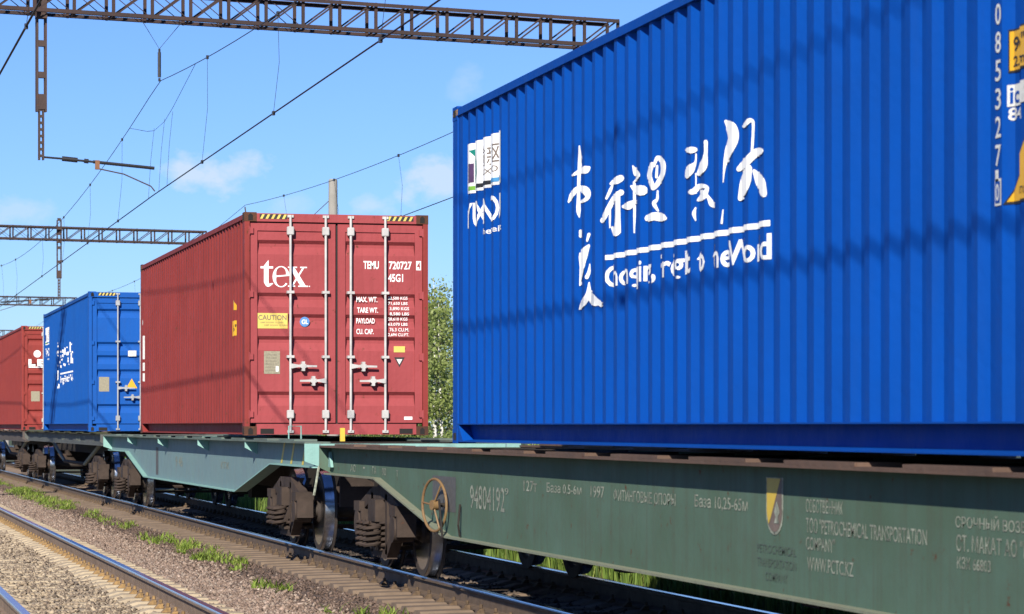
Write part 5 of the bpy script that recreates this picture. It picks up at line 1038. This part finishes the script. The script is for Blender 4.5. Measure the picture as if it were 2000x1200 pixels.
# ------------------------------------------------------------------ birch trees beyond the tracks
def tree_parts(H, seed, spread, nleaf):
    r = np.random.default_rng(seed); mb = MB(); pts = []
    bx, by = r.uniform(-.2, .2, 2)
    for k in range(7): t = k / 6; pts.append((bx * t * t + .05 * math.sin(5 * t + seed), by * t * t, H * .96 * t))
    mb.tube(pts, [.085 * (1 - .88 * k / 6) * H / 7 for k in range(7)], 7)
    tips = []
    tw = MB()
    for i in range(int(22 * spread + 12)):
        t = r.uniform(.22, .97); a = r.uniform(0, 6.28); ln = (1.05 - .75 * t) * spread * r.uniform(.6, 1.2) * 1.5
        p0 = np.array([np.interp(t, np.linspace(0, 1, 7), [p[q] for p in pts]) for q in range(3)])
        d = np.array([math.cos(a), math.sin(a), r.uniform(.35, .95)]); p1 = p0 + d * ln * .55; p2 = p0 + np.array([d[0] * ln, d[1] * ln, d[2] * ln * .75])
        tw.tube([tuple(p0), tuple(p1), tuple(p2)], [.018, .011, .005], 4)
        for _ in range(3): tips.append((p0 + (p2 - p0) * r.uniform(.25, 1.0), .16 + .12 * r.uniform()))
        tips.append((p2, .2))
    trunk = mb.mesh('trunk', MT['bark'], True); twig = tw.mesh('branches', MT['twig'])
    w = np.array([q[1] for q in tips]); idx = r.choice(len(tips), nleaf, p=w / w.sum())
    C = np.array([tips[i][0] for i in idx]) + r.normal(0, 1, (nleaf, 3)) * (w[idx][:, None] * np.array([1.1, 1.1, 1.0])) - np.array([0, 0, .08])
    U = r.normal(0, 1, (nleaf, 3)); U /= np.linalg.norm(U, axis=1)[:, None]; Vv = r.normal(0, 1, (nleaf, 3)); Vv -= (Vv * U).sum(1)[:, None] * U; Vv /= np.linalg.norm(Vv, axis=1)[:, None]
    s = r.uniform(.045, .085, nleaf)[:, None]
    V = np.stack([C - U * s, C + Vv * s * .62, C + U * s, C - Vv * s * .62], 1).reshape(-1, 3); F = np.arange(nleaf * 4).reshape(-1, 4)
    me_o = scatter_mesh('crown', V, F, np.repeat(np.clip(r.normal(.5, .22, nleaf), 0, 1), 4), MT['leaf']); me = me_o.data; bpy.data.objects.remove(me_o)
    return trunk, twig, me
TV = [tree_parts(7.6, 3, 1.25, 3800), tree_parts(6.2, 8, 1.0, 3000), tree_parts(5.0, 14, .9, 2600)]
spots = [(21.6, 98.5, 0, 'birch with a pale trunk standing in the gap beside the near blue container'), (24.0, 112, 0, 'taller birch behind the gap between red and blue containers'), (20.6, 104, 1, 'slender birch close to the red container edge'), (26.5, 120, 0, None), (23.0, 90, 2, None), (19.5, 88, 1, None), (22.2, 78, 0, None), (20.2, 68, 1, None)]
for i, (x, y, k, lb) in enumerate(spots):
    tr = thing('birch_tree', lb or 'birch tree in the row behind the containers', 'tree', (x, y, -.5), i * 1.3, 'birches beyond the tracks')
    link('trunk', TV[k][0], tr); link('branches', TV[k][1], tr); c = link('crown', TV[k][2], tr)
def shrub(x, y, w, h, n, label):
    r = np.random.default_rng(int(x * 10 + y)); tr = thing('shrub', label, 'shrub', (x, y, -.5), 0, 'shrubs beyond the tracks')
    mb = MB()
    for k in range(9):
        a = r.uniform(0, 6.28); e = r.uniform(.2, .9) * w; mb.tube([(0, 0, 0), (math.cos(a) * e * .4, math.sin(a) * e * .4, h * .5), (math.cos(a) * e, math.sin(a) * e, h * r.uniform(.6, .95))], [.02, .012, .005], 4)
    mb.build('stem', MT['twig'], tr)
    d = r.normal(0, 1, (n, 3)); d /= np.linalg.norm(d, axis=1)[:, None]; rr = r.uniform(.3, 1, n) ** .5
    lump = 1 + .25 * np.sin(d[:, 0] * 5 + x) * np.cos(d[:, 1] * 6 + y)
    C = d * (rr * lump)[:, None] * np.array([w, w, h * .5]) + np.array([0, 0, h * .52])
    U = r.normal(0, 1, (n, 3)); U /= np.linalg.norm(U, axis=1)[:, None]; Vv = r.normal(0, 1, (n, 3)); Vv -= (Vv * U).sum(1)[:, None] * U; Vv /= np.linalg.norm(Vv, axis=1)[:, None]
    s = r.uniform(.03, .06, n)[:, None]
    V = np.stack([C - U * s, C + Vv * s * .7, C + U * s, C - Vv * s * .7], 1).reshape(-1, 3)
    o = scatter_mesh('crown', V, np.arange(n * 4).reshape(-1, 4), np.repeat(np.clip(r.normal(.5, .2, n), 0, 1), 4), MT['shrub'], parent=tr); del o['kind']
for x, y, w, h, n, lb in [(19.8, 96, 1.2, 2.4, 6000, 'leafy shrub at the foot of the birches in the gap'), (23, 104, 1.6, 3.4, 8000, 'tall shrub behind the gap between the containers'), (21, 112, 1.5, 2.8, 6000, 'shrub furthest back beside the birches'), (18.5, 82, 1.2, 1.8, 5000, 'low shrub near the concrete mast')]:
    shrub(x, y, w, h, n, lb)
